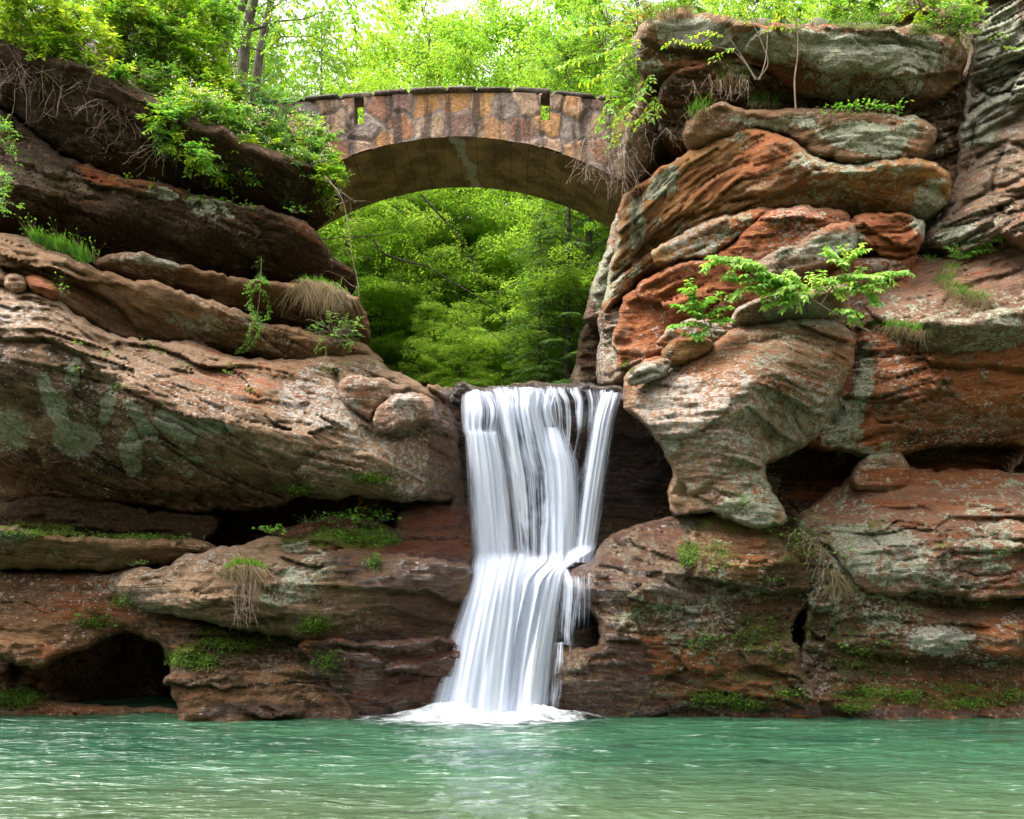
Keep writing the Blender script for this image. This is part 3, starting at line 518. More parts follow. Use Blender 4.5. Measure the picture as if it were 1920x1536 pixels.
rock('eroded ragged bank at the water right, mossy along the bottom',
 [(1440,1010),(1500,1000),(1560,1040),(1620,1100),(1680,1110),(1760,1104),(1900,1112),(2060,1110),(2060,1400),(1470,1400),(1480,1290),(1500,1230),(1510,1130)],
 [(1480,1040,13.7),(1560,1080,13.7),(1520,1140,13.9),(1560,1200,13.9),(1500,1300,14.1),(1640,1140,13.8),(1640,1200,13.7),(1760,1150,13.8),(1760,1200,13.3),(1900,1150,13.7),(1900,1200,13.3),(1640,1260,14.1),(1780,1265,14.1),(1940,1260,14.0),(1640,1330,13.9),(1800,1330,13.8),(1980,1330,13.8)], 'damp', T=.35, Rr=.3, tilt=-.05, beds=(.06,3.4), amp=(.12,.07), step=3.3,
 lips=[([(1530,1190),(1600,1215),(1700,1230),(1800,1236),(1960,1240)],.25,26),([(1480,1120),(1540,1150),(1600,1140)],.2,30)],
 cracks=[([(1540,1240),(1500,1280),(1495,1340)],8,.2)])
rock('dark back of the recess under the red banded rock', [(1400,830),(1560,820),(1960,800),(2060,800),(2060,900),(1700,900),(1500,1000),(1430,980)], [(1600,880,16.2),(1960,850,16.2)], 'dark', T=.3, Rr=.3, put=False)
rock('wavy orange sandstone slab sweeping up behind the right bank',
 [(1150,470),(1160,400),(1178,352),(1215,332),(1240,318),(1290,284),(1350,255),(1420,236),(1480,262),(1530,296),(1590,306),(1680,296),(1745,304),(1778,330),(1780,372),(1740,414),(1660,408),(1580,402),(1490,396),(1430,402),(1380,430),(1330,480),(1260,500),(1205,524),(1170,560),(1130,590)],
 [(1190,380,15.6),(1170,480,15.9),(1280,320,15.2),(1260,420,15.4),(1400,270,15.0),(1420,330,14.7),(1350,400,15.2),(1480,350,14.9),(1560,340,14.8),(1560,385,15.3),(1700,320,14.6),(1740,370,14.9),(1680,395,15.3),(1250,480,15.9),(1160,560,16.1)], 'ochre', T=.4, Rr=.4, tilt=.35, curv=.10, beds=(.085,2.6), amp=(.09,.05), step=3.4,
 lips=[([(1180,500),(1240,440),(1320,390),(1400,365),(1500,350),(1560,350)],.22,20),([(1440,262),(1490,300),(1550,320),(1640,312)],-.12,20),([(1220,470),(1300,420),(1380,392),(1460,388)],.15,14)],
 cracks=[([(1210,520),(1190,430),(1200,360)],7,.15)])
rock('tilted brown slab with a dark undercut in the middle of the right cliff',
 [(1226,470),(1262,444),(1320,420),(1378,402),(1420,386),(1470,392),(1440,420),(1396,440),(1360,470),(1320,490),(1270,494),(1236,500),(1222,490)], [(1260,470,14.9),(1380,420,14.8)], 'ochre', T=.45, Rr=.35, B=.8, tilt=.3, beds=(.05,4), amp=(.05,.04), step=3.3)
rock('bright orange red bed in the middle of the right cliff',
 [(1336,500),(1352,472),(1380,448),(1400,424),(1440,398),(1500,388),(1550,390),(1588,400),(1592,440),(1560,470),(1480,490),(1420,510),(1360,520)], [(1370,480,14.6),(1450,430,14.5),(1550,420,14.6),(1480,480,14.5)], 'red', T=.4, Rr=.35, B=1., tilt=.25, beds=(.06,4.5), amp=(.05,.04), step=3.3)
rock('squarish orange block wedged under the wavy slab',
 [(1596,410),(1640,402),(1700,400),(1730,414),(1738,444),(1728,470),(1690,484),(1640,480),(1602,462)], [(1660,440,14.6)], 'red', T=.4, Rr=.3, B=1., beds=(.06,4), amp=(.05,.04), step=3.3, name='boulder', cat='boulder')
rock('grey lichen crusted rock in front of the orange red bed',
 [(1410,500),(1450,474),(1500,448),(1530,430),(1560,418),(1592,420),(1610,446),(1604,476),(1570,486),(1540,500),(1480,520),(1430,526)], [(1460,495,14.3),(1560,450,14.2)], 'grey', T=.4, Rr=.25, B=.7, tilt=.2, beds=(.05,4), amp=(.06,.06), step=3.6, name='boulder', cat='boulder')
rock('reddish brown slab behind the leaning beech sapling',
 [(1196,530),(1240,508),(1290,494),(1340,490),(1400,510),(1480,508),(1560,484),(1640,480),(1720,478),(1700,540),(1640,570),(1560,580),(1480,570),(1400,580),(1360,600),(1290,616),(1256,600),(1236,570),(1200,560)],
 [(1230,540,15.0),(1300,530,14.6),(1400,540,14.7),(1560,510,14.7),(1660,510,14.9),(1340,590,14.7),(1620,550,14.9)], 'red', T=.4, Rr=.35, tilt=.2, beds=(.06,3), amp=(.08,.05), step=3.4)
rock('deep orange rock in shade under the slab, left of the small maple', [(1170,560),(1210,540),(1260,570),(1290,610),(1290,650),(1240,660),(1190,690),(1160,700),(1150,640)], [(1200,600,15.6),(1250,630,15.2)], 'red', T=.4, Rr=.3, beds=(.05,3), amp=(.1,.06), step=3.4)
rock('upright grey crag at the back of the gap, right of the waterfall lip',
 [(1124,600),(1140,570),(1165,580),(1190,620),(1200,660),(1185,700),(1166,720),(1124,722),(1120,660)], [(1140,600,16.2),(1170,660,15.9),(1140,700,16.0)], 'grey', T=.4, Rr=.3, B=1.5, beds=(0,3), amp=(.08,.06), step=3.6, name='crag', cat='rock crag')
rock('tall pale crag below the right foot of the bridge',
 [(1098,600),(1104,560),(1118,510),(1134,470),(1146,420),(1160,400),(1176,430),(1180,500),(1172,560),(1146,600),(1120,616)], [(1120,560,17.4),(1160,480,16.8)], 'grey', T=.5, Rr=.4, B=1.5, beds=(0,3), amp=(.1,.05), step=3.4, name='crag', cat='rock crag')
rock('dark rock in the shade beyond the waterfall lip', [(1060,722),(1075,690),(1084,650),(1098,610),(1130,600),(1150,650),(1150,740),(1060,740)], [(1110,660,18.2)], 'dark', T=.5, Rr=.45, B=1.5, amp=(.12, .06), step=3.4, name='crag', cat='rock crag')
rock('second bed from the top of the right cliff, pale green with lichen',
 [(1282,262),(1290,228),(1320,206),(1350,192),(1400,204),(1480,200),(1560,206),(1640,212),(1700,218),(1745,230),(1752,262),(1735,292),(1690,304),(1600,306),(1540,298),(1490,270),(1430,244),(1370,258),(1310,284)], [(1310,240,15.1),(1400,220,15.0),(1400,250,15.2),(1540,230,14.9),(1600,280,14.7),(1720,260,14.7)], 'brown', T=.35, Rr=.3, tilt=-.06, beds=(.08,3.4), amp=(.06,.05), step=3.4)
rock('recessed thin bedded strata between the two top slabs of the right cliff',
 [(1240,250),(1236,180),(1260,140),(1320,118),(1420,124),(1500,160),(1600,180),(1700,190),(1800,170),(1810,250),(1790,320),(1740,320),(1600,240),(1400,230),(1290,270)], [(1270,170,15.5),(1270,240,15.8),(1380,150,15.4),(1400,190,15.8),(1600,200,16.2),(1750,230,15.8),(1780,290,15.7)], 'dark', T=.3, Rr=.3, beds=(.12,3.6), amp=(.10,.05), step=3.4)
rock('brown overhanging rock behind the trailing branch, right end of the bridge',
 [(1160,330),(1170,250),(1190,200),(1200,150),(1236,130),(1270,150),(1280,200),(1270,250),(1240,290),(1200,320)], [(1220,180,16.2),(1200,260,16.0),(1230,290,16.5)], 'brown', T=.4, Rr=.4, beds=(.03,2), amp=(.12,.04))
rock('great lichen covered cap slab at the top of the right cliff',
 [(1186,84),(1196,56),(1222,34),(1262,16),(1300,22),(1360,34),(1440,44),(1520,48),(1600,42),(1700,46),(1790,66),(1818,100),(1808,136),(1796,166),(1740,196),(1690,206),(1620,196),(1560,190),(1510,180),(1460,158),(1400,126),(1350,122),(1300,126),(1262,142),(1226,142),(1196,118)],
 [(1210,80,15.2),(1300,50,15.2),(1300,110,15.3),(1420,70,14.7),(1420,110,15.2),(1560,70,14.7),(1560,130,14.8),(1600,185,15.6),(1700,80,14.6),(1700,150,14.8),(1700,195,15.6),(1790,110,15.0),(1500,160,15.6)], 'brown', T=.45, Rr=.4, tilt=-.04, beds=(.05,1.8), amp=(.08,.05), step=3.4,
 lips=[([(1250,90),(1330,92),(1420,104),(1500,126),(1580,136),(1700,142),(1790,130)],.25,26)])
rock('tall lichened buttress at the right edge of the frame',
 [(1816,-60),(1960,-60),(2060,-60),(2060,520),(1900,450),(1840,470),(1780,476),(1736,462),(1742,430),(1770,392),(1790,330),(1800,240),(1818,120)],
 [(1840,60,15.2),(1960,60,14.8),(1830,200,15.2),(1950,200,14.6),(1830,300,15.2),(1900,300,14.8),(1800,400,15.1),(1880,400,14.5),(1960,380,14.3),(1780,450,15.1)], 'grey', T=.35, Rr=.3, tilt=.25, beds=(.06,1.4), amp=(.12, .06), fac=1.7, step=3.4,
 lips=[([(1816,130),(1860,110),(1900,60),(1940,20)],.2,22),([(1830,250),(1880,220),(1930,190)],.22,26),([(1780,420),(1850,400),(1940,350)],.22,18)],
 cracks=[([(1826,240),(1810,330),(1770,400)],6,.12),([(1820,150),(1860,180),(1925,150)],5,.15),([(1830,300),(1880,270),(1930,280)],5,.15),([(1880,280),(1860,340),(1880,400)],5,.14),([(1790,400),(1850,360),(1930,330)],5,.15)])
rock('dark cleft rock between the wavy slab and the tall buttress', [(1770,200),(1830,120),(1850,240),(1820,340),(1780,440),(1740,470),(1700,440),(1760,380)], [(1790,300,15.8)], 'brown', T=.3, Rr=.3, amp=(.1,.05))
# ------------------------------------------------------------------ pool, stream bed, terrain
def water_material():
    m, t = newmat('pool_water'); b = NB(t); pos = b.pos()
    w1 = b.noise(b.mapv(pos, (.55, 1.1, 1.)), 1.5, 3, .5, .5); w2 = b.noise(b.mapv(pos, (1., 2.6, 1.)), 3.4, 4, .55, .4); w3 = b.noise(b.mapv(pos, (1., 2.2, 1.)), 11., 3, .6)
    hgt = b.math('MULTIPLY_ADD', w1, 1.7, b.math('MULTIPLY_ADD', w2, .38, b.math('MULTIPLY', w3, .05)))
    nrm = b.bump(hgt, 1., .20)
    big = b.noise(b.mapv(pos, (.3, .5, 1)), .8, 3, .5)
    sx = b.n('ShaderNodeSeparateXYZ'); b.set(sx.inputs[0], pos)
    shal = b.ramp(b.math('ADD', sx.outputs[1], b.math('MULTIPLY', big, 2.)), 12.0, 7.4)       # sandy shallows towards the near bank
    col = b.mix(b.ramp(big, .35, .65), (.015, .052, .028, 1), (.030, .088, .044, 1))
    col = b.mix(b.math('MULTIPLY', shal, .75), col, (.066, .092, .044, 1))
    # foam flecks carried off from the fall
    fo = b.noise(b.mapv(pos, (1.1, 3.6, 1.)), 2.3, 4, .58, .9)
    ff = b.ramp(fo, .60, .76, 0, .42)
    col = b.mix(ff, col, (.55, .66, .58, 1))
    p = b.bsdf(Base_Color=col, Roughness=b.math('MULTIPLY_ADD', ff, .3, .06), Normal=nrm, IOR=1.33)
    b.out(p.outputs[0]); return m
gx = np.concatenate([np.linspace(-60, -9, 40), np.linspace(-8.9, 8.9, 300), np.linspace(9, 60, 40)])
gy = np.concatenate([np.linspace(-14, 6, 30), np.linspace(6.05, 17.5, 240)])
GX, GY = np.meshgrid(gx, gy)
GZ = .022*fbm(GX*.7, GY*2.0, 0, 3, 3)+.010*fbm(GX*2.4, GY*5., 1, 4, 2)
dd = np.sqrt((GX+.25)**2+((GY-13.6)*1.)**2)
GZ += .03*np.sin(dd*7)*np.exp(-dd*.55)*(.4+fbm(GX, GY, 2, 9, 2))
ny_, nx_ = GX.shape; I = np.arange(GX.size).reshape(GX.shape)
mesh('water', np.stack([GX, GY, GZ], -1).reshape(-1, 3), np.stack([I[:-1, :-1], I[:-1, 1:], I[1:, 1:], I[1:, :-1]], -1).reshape(-1, 4), water_material())['kind'] = 'structure'

def ground_material():
    m, t = newmat('forest_floor'); b = NB(t); pos = b.pos()
    n1 = b.noise(pos, .8, 6, .6); n2 = b.noise(pos, 9., 5, .7)
    col = b.mix(b.ramp(n1, .4, .6), (.075, .048, .026, 1), (.045, .085, .014, 1))
    col = b.mix(b.ramp(n2, .45, .7, 0, .6), col, (.13, .085, .05, 1))
    b.out(b.bsdf(Base_Color=col, Roughness=.95, Normal=b.bump(n2, .9, .08)).outputs[0]); return m
GROUND = ground_material()
def terrain(x, y):
    """pool basin, gorge sides, an unseen slope behind the camera raised to block low skylight and the wooded plateau above the falls"""
    s = sstep(18.2, 19.6, y)
    plate = 5.75+.05*(y-16)+np.clip((np.abs(x-.3)-2.2), 0, 60)*.62*sstep(16.5, 20, y)*1.0
    plate = np.minimum(plate, 13.5+.1*(y-16))
    far = sstep(32, 62, y)*15
    back = sstep(-5, -20, y)*15  # unseen slope, height chosen for the front skylight it blocks
    side = sstep(11, 26, np.abs(x))*13*(1-sstep(20, 30, y))
    low = -1.3+back*.85+side
    return low*(1-s)+np.maximum(plate+far, 0)*s
gx = np.concatenate([np.linspace(-400, -40, 20), np.linspace(-38, 38, 110), np.linspace(40, 400, 20)])
gy = np.concatenate([np.linspace(-400, -32, 14), np.linspace(-30, 14, 40), np.linspace(14.5, 60, 100), np.linspace(63, 400, 30)])
GX, GY = np.meshgrid(gx, gy); I = np.arange(GX.size).reshape(GX.shape)
GZ = terrain(GX, GY)+.5*fbm(GX*.2, GY*.2, 1, 5, 3)*(sstep(17, 24, GY)+sstep(9, 14, np.abs(GX))*(GY < 16)+sstep(-5, -12, GY))
mesh('ground', np.stack([GX, GY, GZ], -1).reshape(-1, 3), np.stack([I[:-1, :-1], I[:-1, 1:], I[1:, 1:], I[1:, :-1]], -1).reshape(-1, 4), GROUND)['kind'] = 'structure'
def bank(label, outl, ctrl, B):
    return rock(label, outl, ctrl, 'brown', T=.7, Rr=.8, B=B, step=7, amp=(.3, .12), beds=(0, 1), name='hillside', kind='structure', put=True, mat=GROUND)
bank(None, [(-160,-40),(0,0),(120,50),(260,110),(400,190),(520,240),(585,262),(600,310),(590,372),(540,372),(400,330),(200,240),(0,160),(-160,100)], [(-60,60,16.3),(100,120,16.3),(300,200,17.0),(500,290,17.5),(620,350,18.0)], 5.)
bank(None, [(1150,330),(1160,200),(1170,110),(1200,56),(1260,30),(1400,34),(1600,40),(1760,50),(1840,-60),(2000,-80),(2000,300),(1300,320)], [(1200,150,17.4),(1250,40,16.6),(1500,60,16.4),(1800,40,16.8)], 5.)
# stream slab at the lip
def streamlip():
    pass
# ------------------------------------------------------------------ waterfall
def fall_material(name, dens, streak, soft=.12, fade=.03, gain=2.3, low=(.52, .58, .74)):
    m, t = newmat(name); b = NB(t)
    uv = b.n('ShaderNodeUVMap').outputs[0]; s = b.n('ShaderNodeSeparateXYZ'); b.set(s.inputs[0], uv)
    st = b.noise(b.mapv(uv, (1., .016, 1.)), 46., 6, .78, .02)       # uv.x in metres: threads of water
    st2 = b.noise(b.mapv(uv, (1., .035, 1.)), 9., 4, .6, .04)
    st3 = b.noise(b.mapv(uv, (1., .5, 1.)), 2.4, 3, .55, .2)
    e = b.attr('edge').outputs['Color']; ec = b.sep(e)                # r: distance from the side edges, g: thickness of the sheet
    f = b.math('MULTIPLY_ADD', st, .72, b.math('MULTIPLY_ADD', st2, .90, b.math('MULTIPLY', st3, .53)))
    f = b.math('ADD', b.math('MULTIPLY_ADD', f, gain, -1.075*gain), b.math('ADD', ec[1], dens))
    a = b.ramp(f, .12, .12+streak, 0, .97)
    a = b.math('MULTIPLY', a, b.ramp(b.math('ADD', ec[0], b.math('MULTIPLY_ADD', st, .5, -.25)), 0., soft*2.4))
    a = b.math('MULTIPLY', a, b.ramp(b.math('ADD', ec[2], b.math('MULTIPLY_ADD', st, .10, -.05)), 0., fade))
    col = b.mix(b.ramp(st, .2, .75), (*low, 1), (.82, .85, .93, 1))
    col = b.mix(b.ramp(st2, .3, .6), b.mix(1., col, (.72, .76, .86, 1), 'MULTIPLY'), col)
    nrm = b.bump(b.math('MULTIPLY_ADD', st2, 1., b.math('MULTIPLY', st, .3)), .7, .06)
    p = b.bsdf(Base_Color=col, Roughness=.45, Normal=nrm)
    tl = b.n('ShaderNodeBsdfTranslucent'); b.set(tl.inputs[0], col)
    mx = b.n('ShaderNodeMixShader'); mx.inputs[0].default_value = .35; b.set(mx.inputs[1], p.outputs[0]); b.set(mx.inputs[2], tl.outputs[0])
    tr = b.n('ShaderNodeBsdfTransparent'); m2 = b.n('ShaderNodeMixShader'); b.set(m2.inputs[0], a); b.set(m2.inputs[1], tr.outputs[0]); b.set(m2.inputs[2], mx.outputs[0])
    b.out(m2.outputs[0]); return m
FALL = fall_material('falling_water', .33, .75)
LOWF = fall_material('spreading_water', .50, .9, .16, .16, 1.5, (.64, .69, .82))
THIN = fall_material('thin_falling_water', .0, .7)
wf = empty('waterfall', P(960, 1345, 14.0), 'silky white waterfall dropping in two steps through the rock gap into the green pool', 'waterfall')
def sheet(name, rows, mat, nu=70, fold=.05, seed=0, thick=None, bulge=.12, skew=0., dpy=5.):
    """rows: (py, left px, right px, Y [, thickness])"""
    rows = np.array([r if len(r) == 5 else (*r, .5) for r in rows], float)
    k = np.arange(len(rows)); nv = max(30, int(abs(rows[-1, 0]-rows[0, 0])/5)); tt = np.linspace(0, len(rows)-1, nv)
    sm = smooth(rows[:, [1, 2]], 1e9, False)
    def cr(c):
        o = []
        for t in tt:
            i = min(int(t), len(rows)-2); f = t-i
            p0, p1, p2, p3 = [rows[min(max(i+q, 0), len(rows)-1), c] for q in (-1, 0, 1, 2)]
            o.append(.5*((2*p1)+(-p0+p2)*f+(2*p0-5*p1+4*p2-p3)*f*f+(-p0+3*p1-3*p2+p3)*f**3))
        return np.array(o)
    py, l, r, Y, th = [cr(c)[:, None] for c in range(5)]
    u = np.linspace(0, 1, nu)[None]
    px = l+(r-l)*u; py = py+0*u
    wm = (rows[:, 2]-rows[:, 1]).mean()/F*rows[:, 3].mean()
    uu = u*wm+seed*3.3
    lenm = np.cumsum(np.concatenate([[0], np.hypot(np.diff(py[:, 0]), 0)]))[:, None]/F*14.5
    py = py+skew*(u-.5)+dpy*fbm(uu*2.5+0*py, 0*py, seed*1., 6, 3)
    Yd = Y-bulge*np.sin(np.pi*u)-fold*fbm(uu*3.2+0*py, lenm*.18+0*u, seed*1., 3, 3, .55)*2-fold*.4*fbm(uu*11+0*py, lenm*.10+0*u, seed*1., 5, 2)*2
    V = np.stack([(px-CX)/F*Yd, Yd, H+(HY-py)/F*Yd], -1).reshape(-1, 3)
    V[:, 2] -= H*0
    edge = np.minimum(u, 1-u)*wm*1.6+0*py
    tb = np.linspace(0, 1, nv)[:, None]+0*u
    E = np.stack([edge, th+0*u, tb], -1).reshape(-1, 3)
    I = np.arange(nv*nu).reshape(nv, nu)
    Fc = np.stack([I[:-1, :-1], I[1:, :-1], I[1:, 1:], I[:-1, 1:]], -1).reshape(-1, 4)
    UV = np.stack([uu+0*py, lenm+0*u], -1).reshape(-1, 2)
    ob = mesh(name, V, Fc, mat, None, dict(edge=E), uv=UV)
    ob.parent = wf; ob.matrix_parent_inverse = wf.matrix_world.inverted() if False else ob.matrix_parent_inverse
    ob.location = [-c for c in wf.location]
    return ob
sheet('upper_cascade', [(732,866,925,15.35,.35),(742,864,932,15.1,.45),(770,862,944,14.95,.40),(806,864,940,14.9,.35),(822,868,944,14.86,.85),(880,872,956,14.82,.9),(960,877,966,14.78,.80),(1040,884,972,14.7,.85),(1085,888,976,14.6,.95)], FALL, seed=1)
sheet('upper_cascade', [(724,916,1060,15.3,.15),(734,922,1055,15.1,.25),(752,925,1050,15.0,.42),(775,930,1046,14.95,.50),(840,938,1066,14.95,.36),(890,944,1082,14.95,.30),(960,954,1080,14.95,.28),(1020,962,1068,14.9,.3),(1075,966,1064,14.8,.6)], FALL, seed=2, fold=.07)
sheet('upper_cascade', [(724,900,1166,15.35,.1),(735,905,1166,15.15,.32),(760,930,1164,15.05,.36),(820,950,1150,15.05,.22),(900,960,1120,15.05,.08),(1000,965,1080,15.05,.0),(1060,965,1075,15.0,.2)], THIN, nu=90, seed=3, fold=.05)
sheet('upper_cascade', [(800,1010,1062,15.0,.2),(840,1014,1076,14.88,.6),(880,1018,1090,14.84,.75),(960,1022,1090,14.8,.7),(1060,1026,1082,14.72,.8)], FALL, nu=40, seed=9, fold=.04, bulge=.08)
sheet('upper_cascade', [(738,1122,1168,15.25,.3),(752,1118,1165,15.05,.45),(790,1106,1156,14.95,.65),(850,1096,1146,14.9,.75),(930,1084,1134,14.85,.80),(1000,1076,1124,14.8,.8),(1058,1068,1116,14.7,.9)], FALL, nu=40, seed=4, fold=.04, bulge=.08)
sheet('lower_cascade', [(1030,880,1122,14.78,.6),(1048,880,1118,14.62,.8),(1066,877,1090,14.4,.95),(1084,873,1070,14.25,1.),(1110,866,1062,14.18,.95),(1180,842,1052,14.08,.95),(1260,818,1042,13.98,1.),(1330,796,1036,13.9,1.),(1352,786,1034,13.86,1.0)], LOWF, nu=110, seed=5, fold=.07, bulge=.2, skew=-22, dpy=14)
sheet('lower_cascade', [(1030,884,1010,14.5,.9),(1090,880,990,14.1,1.),(1160,862,985,13.95,.95),(1250,838,980,13.86,1.),(1350,812,975,13.78,.95)], LOWF, nu=70, seed=6, fold=.06, bulge=.15)
sheet('side_trickle', [(1070,1040,1112,13.85,.1),(1090,1046,1112,13.62,.42),(1130,1044,1114,13.58,.38),(1180,1040,1112,13.56,.34),(1212,1040,1108,13.55,.25)], THIN, nu=50, seed=7, fold=.02, bulge=.03)
sheet('side_trickle', [(1205,1026,1074,13.75,.35),(1240,1022,1074,13.6,.3),(1300,1018,1070,13.62,.25),(1345,1014,1060,13.62,.1)], THIN, nu=40, seed=8, fold=.02, bulge=.03)
# foam and churned water where the fall enters the pool
def foam_material():
    m, t = newmat('foam'); b = NB(t); pos = b.pos()
    n = b.noise(b.mapv(pos, (.8, 1.6, 1.6)), 3.5, 6, .68, .6); ec = b.sep(b.attr('edge').outputs['Color'])
    a = b.ramp(b.math('ADD', b.math('MULTIPLY_ADD', n, 1.6, -.3), b.math('MULTIPLY_ADD', ec[0], 1.35, -.60)), .25, 1.15, 0, .95)
    p = b.bsdf(Base_Color=b.mix(n, (.60, .66, .68, 1), (.84, .87, .90, 1)), Roughness=.6, Normal=b.bump(n, .6, .05))
    tr = b.n('ShaderNodeBsdfTransparent'); mx = b.n('ShaderNodeMixShader'); b.set(mx.inputs[0], a); b.set(mx.inputs[1], tr.outputs[0]); b.set(mx.inputs[2], p.outputs[0])
    b.out(mx.outputs[0]); return m
FOAM = foam_material()
xs = np.linspace(-3.6, 2.6, 220); ys = np.linspace(11.6, 14.3, 120); GX, GY = np.meshgrid(xs, ys)
rx = np.where(GX < -.3, (GX+.3)/3.2, (GX+.3)/2.2); ry = np.where(GY < 13.75, (GY-13.75)/1.5, (GY-13.75)/.6)
rr = np.sqrt(rx**2+ry**2); core = np.exp(-((GX+.35)/1.15)**2-((GY-13.78)/.34)**2)
GZ = .03+.30*core*(1+1.4*fbm(GX*2.5, GY*3, 3, 8, 3))+.02*fbm(GX*4, GY*6, 4, 8, 2)*(1-np.clip(rr, 0, 1))
E = np.stack([np.clip(1.05-rr, 0, 1)**.8*.80+core*.35, GX*0, GX*0], -1).reshape(-1, 3); I = np.arange(GX.size).reshape(GX.shape)
ob = mesh('foam', np.stack([GX, GY, GZ], -1).reshape(-1, 3), np.stack([I[:-1, :-1], I[:-1, 1:], I[1:, 1:], I[1:, :-1]], -1).reshape(-1, 4), FOAM, wf, dict(edge=E)); ob.location = [-c for c in wf.location]

# ------------------------------------------------------------------ the bridge
def bridge_material():
    m, t = newmat('bridge_stone'); b = NB(t); pos = b.pos()
    sc_ = b.attr('stonecol').outputs['Color']; e = b.sep(b.attr('edge').outputs['Color'])
    n1 = b.noise(pos, 3.2, 5, .65); n2 = b.noise(pos, 14., 5, .7)
    drip = b.noise(b.mapv(pos, (1., 1., .14)), 3.0, 5, .62)
    col = b.mix(b.ramp(n2, .3, .7), b.mix(1., sc_, (.62, .58, .56, 1), 'MULTIPLY'), b.mix(1., sc_, (1.25, 1.2, 1.15, 1), 'MULTIPLY'))
    mort = b.mix(n2, (.12, .08, .07, 1), (.42, .33, .29, 1))
    col = b.mix(b.ramp(e[0], .13, .05), col, mort)
    col = b.mix(b.ramp(drip, .49, .60, 0, .85), col, (.065, .040, .030, 1))        # black run-off streaks
    wh = b.noise(b.mapv(pos, (1., 1., .5)), 5., 6, .75)
    col = b.mix(b.ramp(wh, .55, .68, 0, .6), col, (.50, .40, .31, 1))
    b.out(b.bsdf(Base_Color=col, Roughness=.85, Normal=b.bump(b.math('MULTIPLY_ADD', n2, .7, n1), 1., .09)).outputs[0]); return m
def concrete_material():
    m, t = newmat('board_marked_concrete'); b = NB(t); pos = b.pos()
    n1 = b.noise(pos, 1.6, 6, .65, .4); n2 = b.noise(pos, 12., 5, .7)
    s = b.n('ShaderNodeSeparateXYZ'); b.set(s.inputs[0], pos)
    fr = b.math('FRACT', b.math('MULTIPLY', b.math('ADD', s.outputs[0], b.math('MULTIPLY', n1, .05)), 2.6))
    bd = b.ramp(b.math('ABSOLUTE', b.math('SUBTRACT', fr, .5)), .455, .49)
    col = b.mix(b.ramp(n1, .38, .62), (.19, .115, .055, 1), (.42, .27, .14, 1))
    col = b.mix(b.ramp(n2, .5, .75, 0, .5), col, (.40, .31, .22, 1))
    col = b.mix(b.math('MULTIPLY', bd, .22), col, (.04, .027, .018, 1))
    vx = b.math('ADD', s.outputs[0], b.math('MULTIPLY_ADD', s.outputs[1], -.17, b.math('MULTIPLY', b.noise(pos, 2.6, 4, .6), .7)))
    cal = b.ramp(b.math('ABSOLUTE', b.math('ADD', vx, 3.95)), .13, .07)
    col = b.mix(b.math('MULTIPLY', cal, b.ramp(n2, .4, .5, .45, .95)), col, (.52, .48, .44, 1))
    b.out(b.bsdf(Base_Color=col, Roughness=.9, Normal=b.bump(b.math('SUBTRACT', b.math('MULTIPLY', n2, .5), bd), .7, .03)).outputs[0]); return m
STONE, CONC = bridge_material(), concrete_material()
YB, WB = 18.0, 2.15
br = empty('footbridge', P(865, 258, YB+WB/2), 'arched stone footbridge with a ragged dark coping, spanning the gap above the falls', 'bridge')
rr_ = random.Random(5)
AC = P(862, 257, YB); AR = 577/F*YB
acx, acz = AC[0], AC[2]-AR
def top_z(px):      # underside of the coping
    return np.interp(px, [440,520,600,680,780,860,960,1040,1110,1220], [203,196,190,182,176,172,173,178,186,196])
def arch_py(px):
    x = (px-CX)/F*YB; dz = np.sqrt(np.maximum(AR**2-(x-acx)**2, .01)); return HY-(acz+dz-H)/YB*F
slots = [(665,682,184,236), (1014,1031,180,228)]
# stone courses: jittered cell centres, each cell an irregular facing stone
seeds = []
y_ = 176
for row, hh in enumerate((40, 46, 48, 46, 50)):
    x = 440+rr_.random()*30
    while x < 1240:
        ww = rr_.choice((34, 44, 56, 70)); seeds.append((x+ww/2, y_+hh/2+rr_.uniform(-9, 9)-0*x, rr_.random())); x += ww
    y_ += hh
seeds = np.array(seeds)
pal = np.array([(.36,.16,.08),(.48,.25,.10),(.34,.20,.13),(.22,.13,.10),(.52,.30,.12),(.40,.27,.18),(.28,.13,.08),(.44,.24,.12),(.28,.22,.19),(.42,.28,.18)])
st = 3.0
gx = np.arange(440, 1240, st); gy = np.arange(168, 480, st); X, Y_ = np.meshgrid(gx, gy)
tp = top_z(X)+2; lo = arch_py(X); lo = np.where(np.abs((X-CX)/F*YB-acx) > AR*.62, 480, lo)
Y2 = tp+(Y_-168)/(480-168.)*0+np.maximum(0, Y_-168)     # regular rows hanging from the coping line
Y2 = np.minimum(Y2, lo)
C1, C2 = X+st/2, Y2+st/2
wxy = X+5*fbm(X/26., Y2/26., 1, 91, 2)*1.6, Y2+5*fbm(X/26., Y2/26., 5, 92, 2)*1.6
ds = np.stack([np.hypot((wxy[0]-s[0])*1.12, wxy[1]-s[1]) for s in seeds]); od = np.argsort(ds, 0)[:2]
d1 = np.take_along_axis(ds, od[:1], 0)[0]; d2 = np.take_along_axis(ds, od[1:2], 0)[0]; ed = (d2-d1)/2/30.
cellr = seeds[od[0], 2]; colr = pal[(cellr*997).astype(int) % len(pal)]
relief = .035*sstep(0, .16, ed)+.07*(cellr-.5)*sstep(0, .16, ed)+.012*fbm(X/9., Y2/9., 3, 8, 3)
Yv = YB-relief
V = np.stack([(X-CX)/F*YB, Yv, H+(HY-Y2)/F*YB], -1).reshape(-1, 3)
I = np.arange(X.size).reshape(X.shape)
cx_, cy_ = (X[:-1, :-1]+X[1:, 1:])/2, (Y2[:-1, :-1]+Y2[1:, 1:])/2
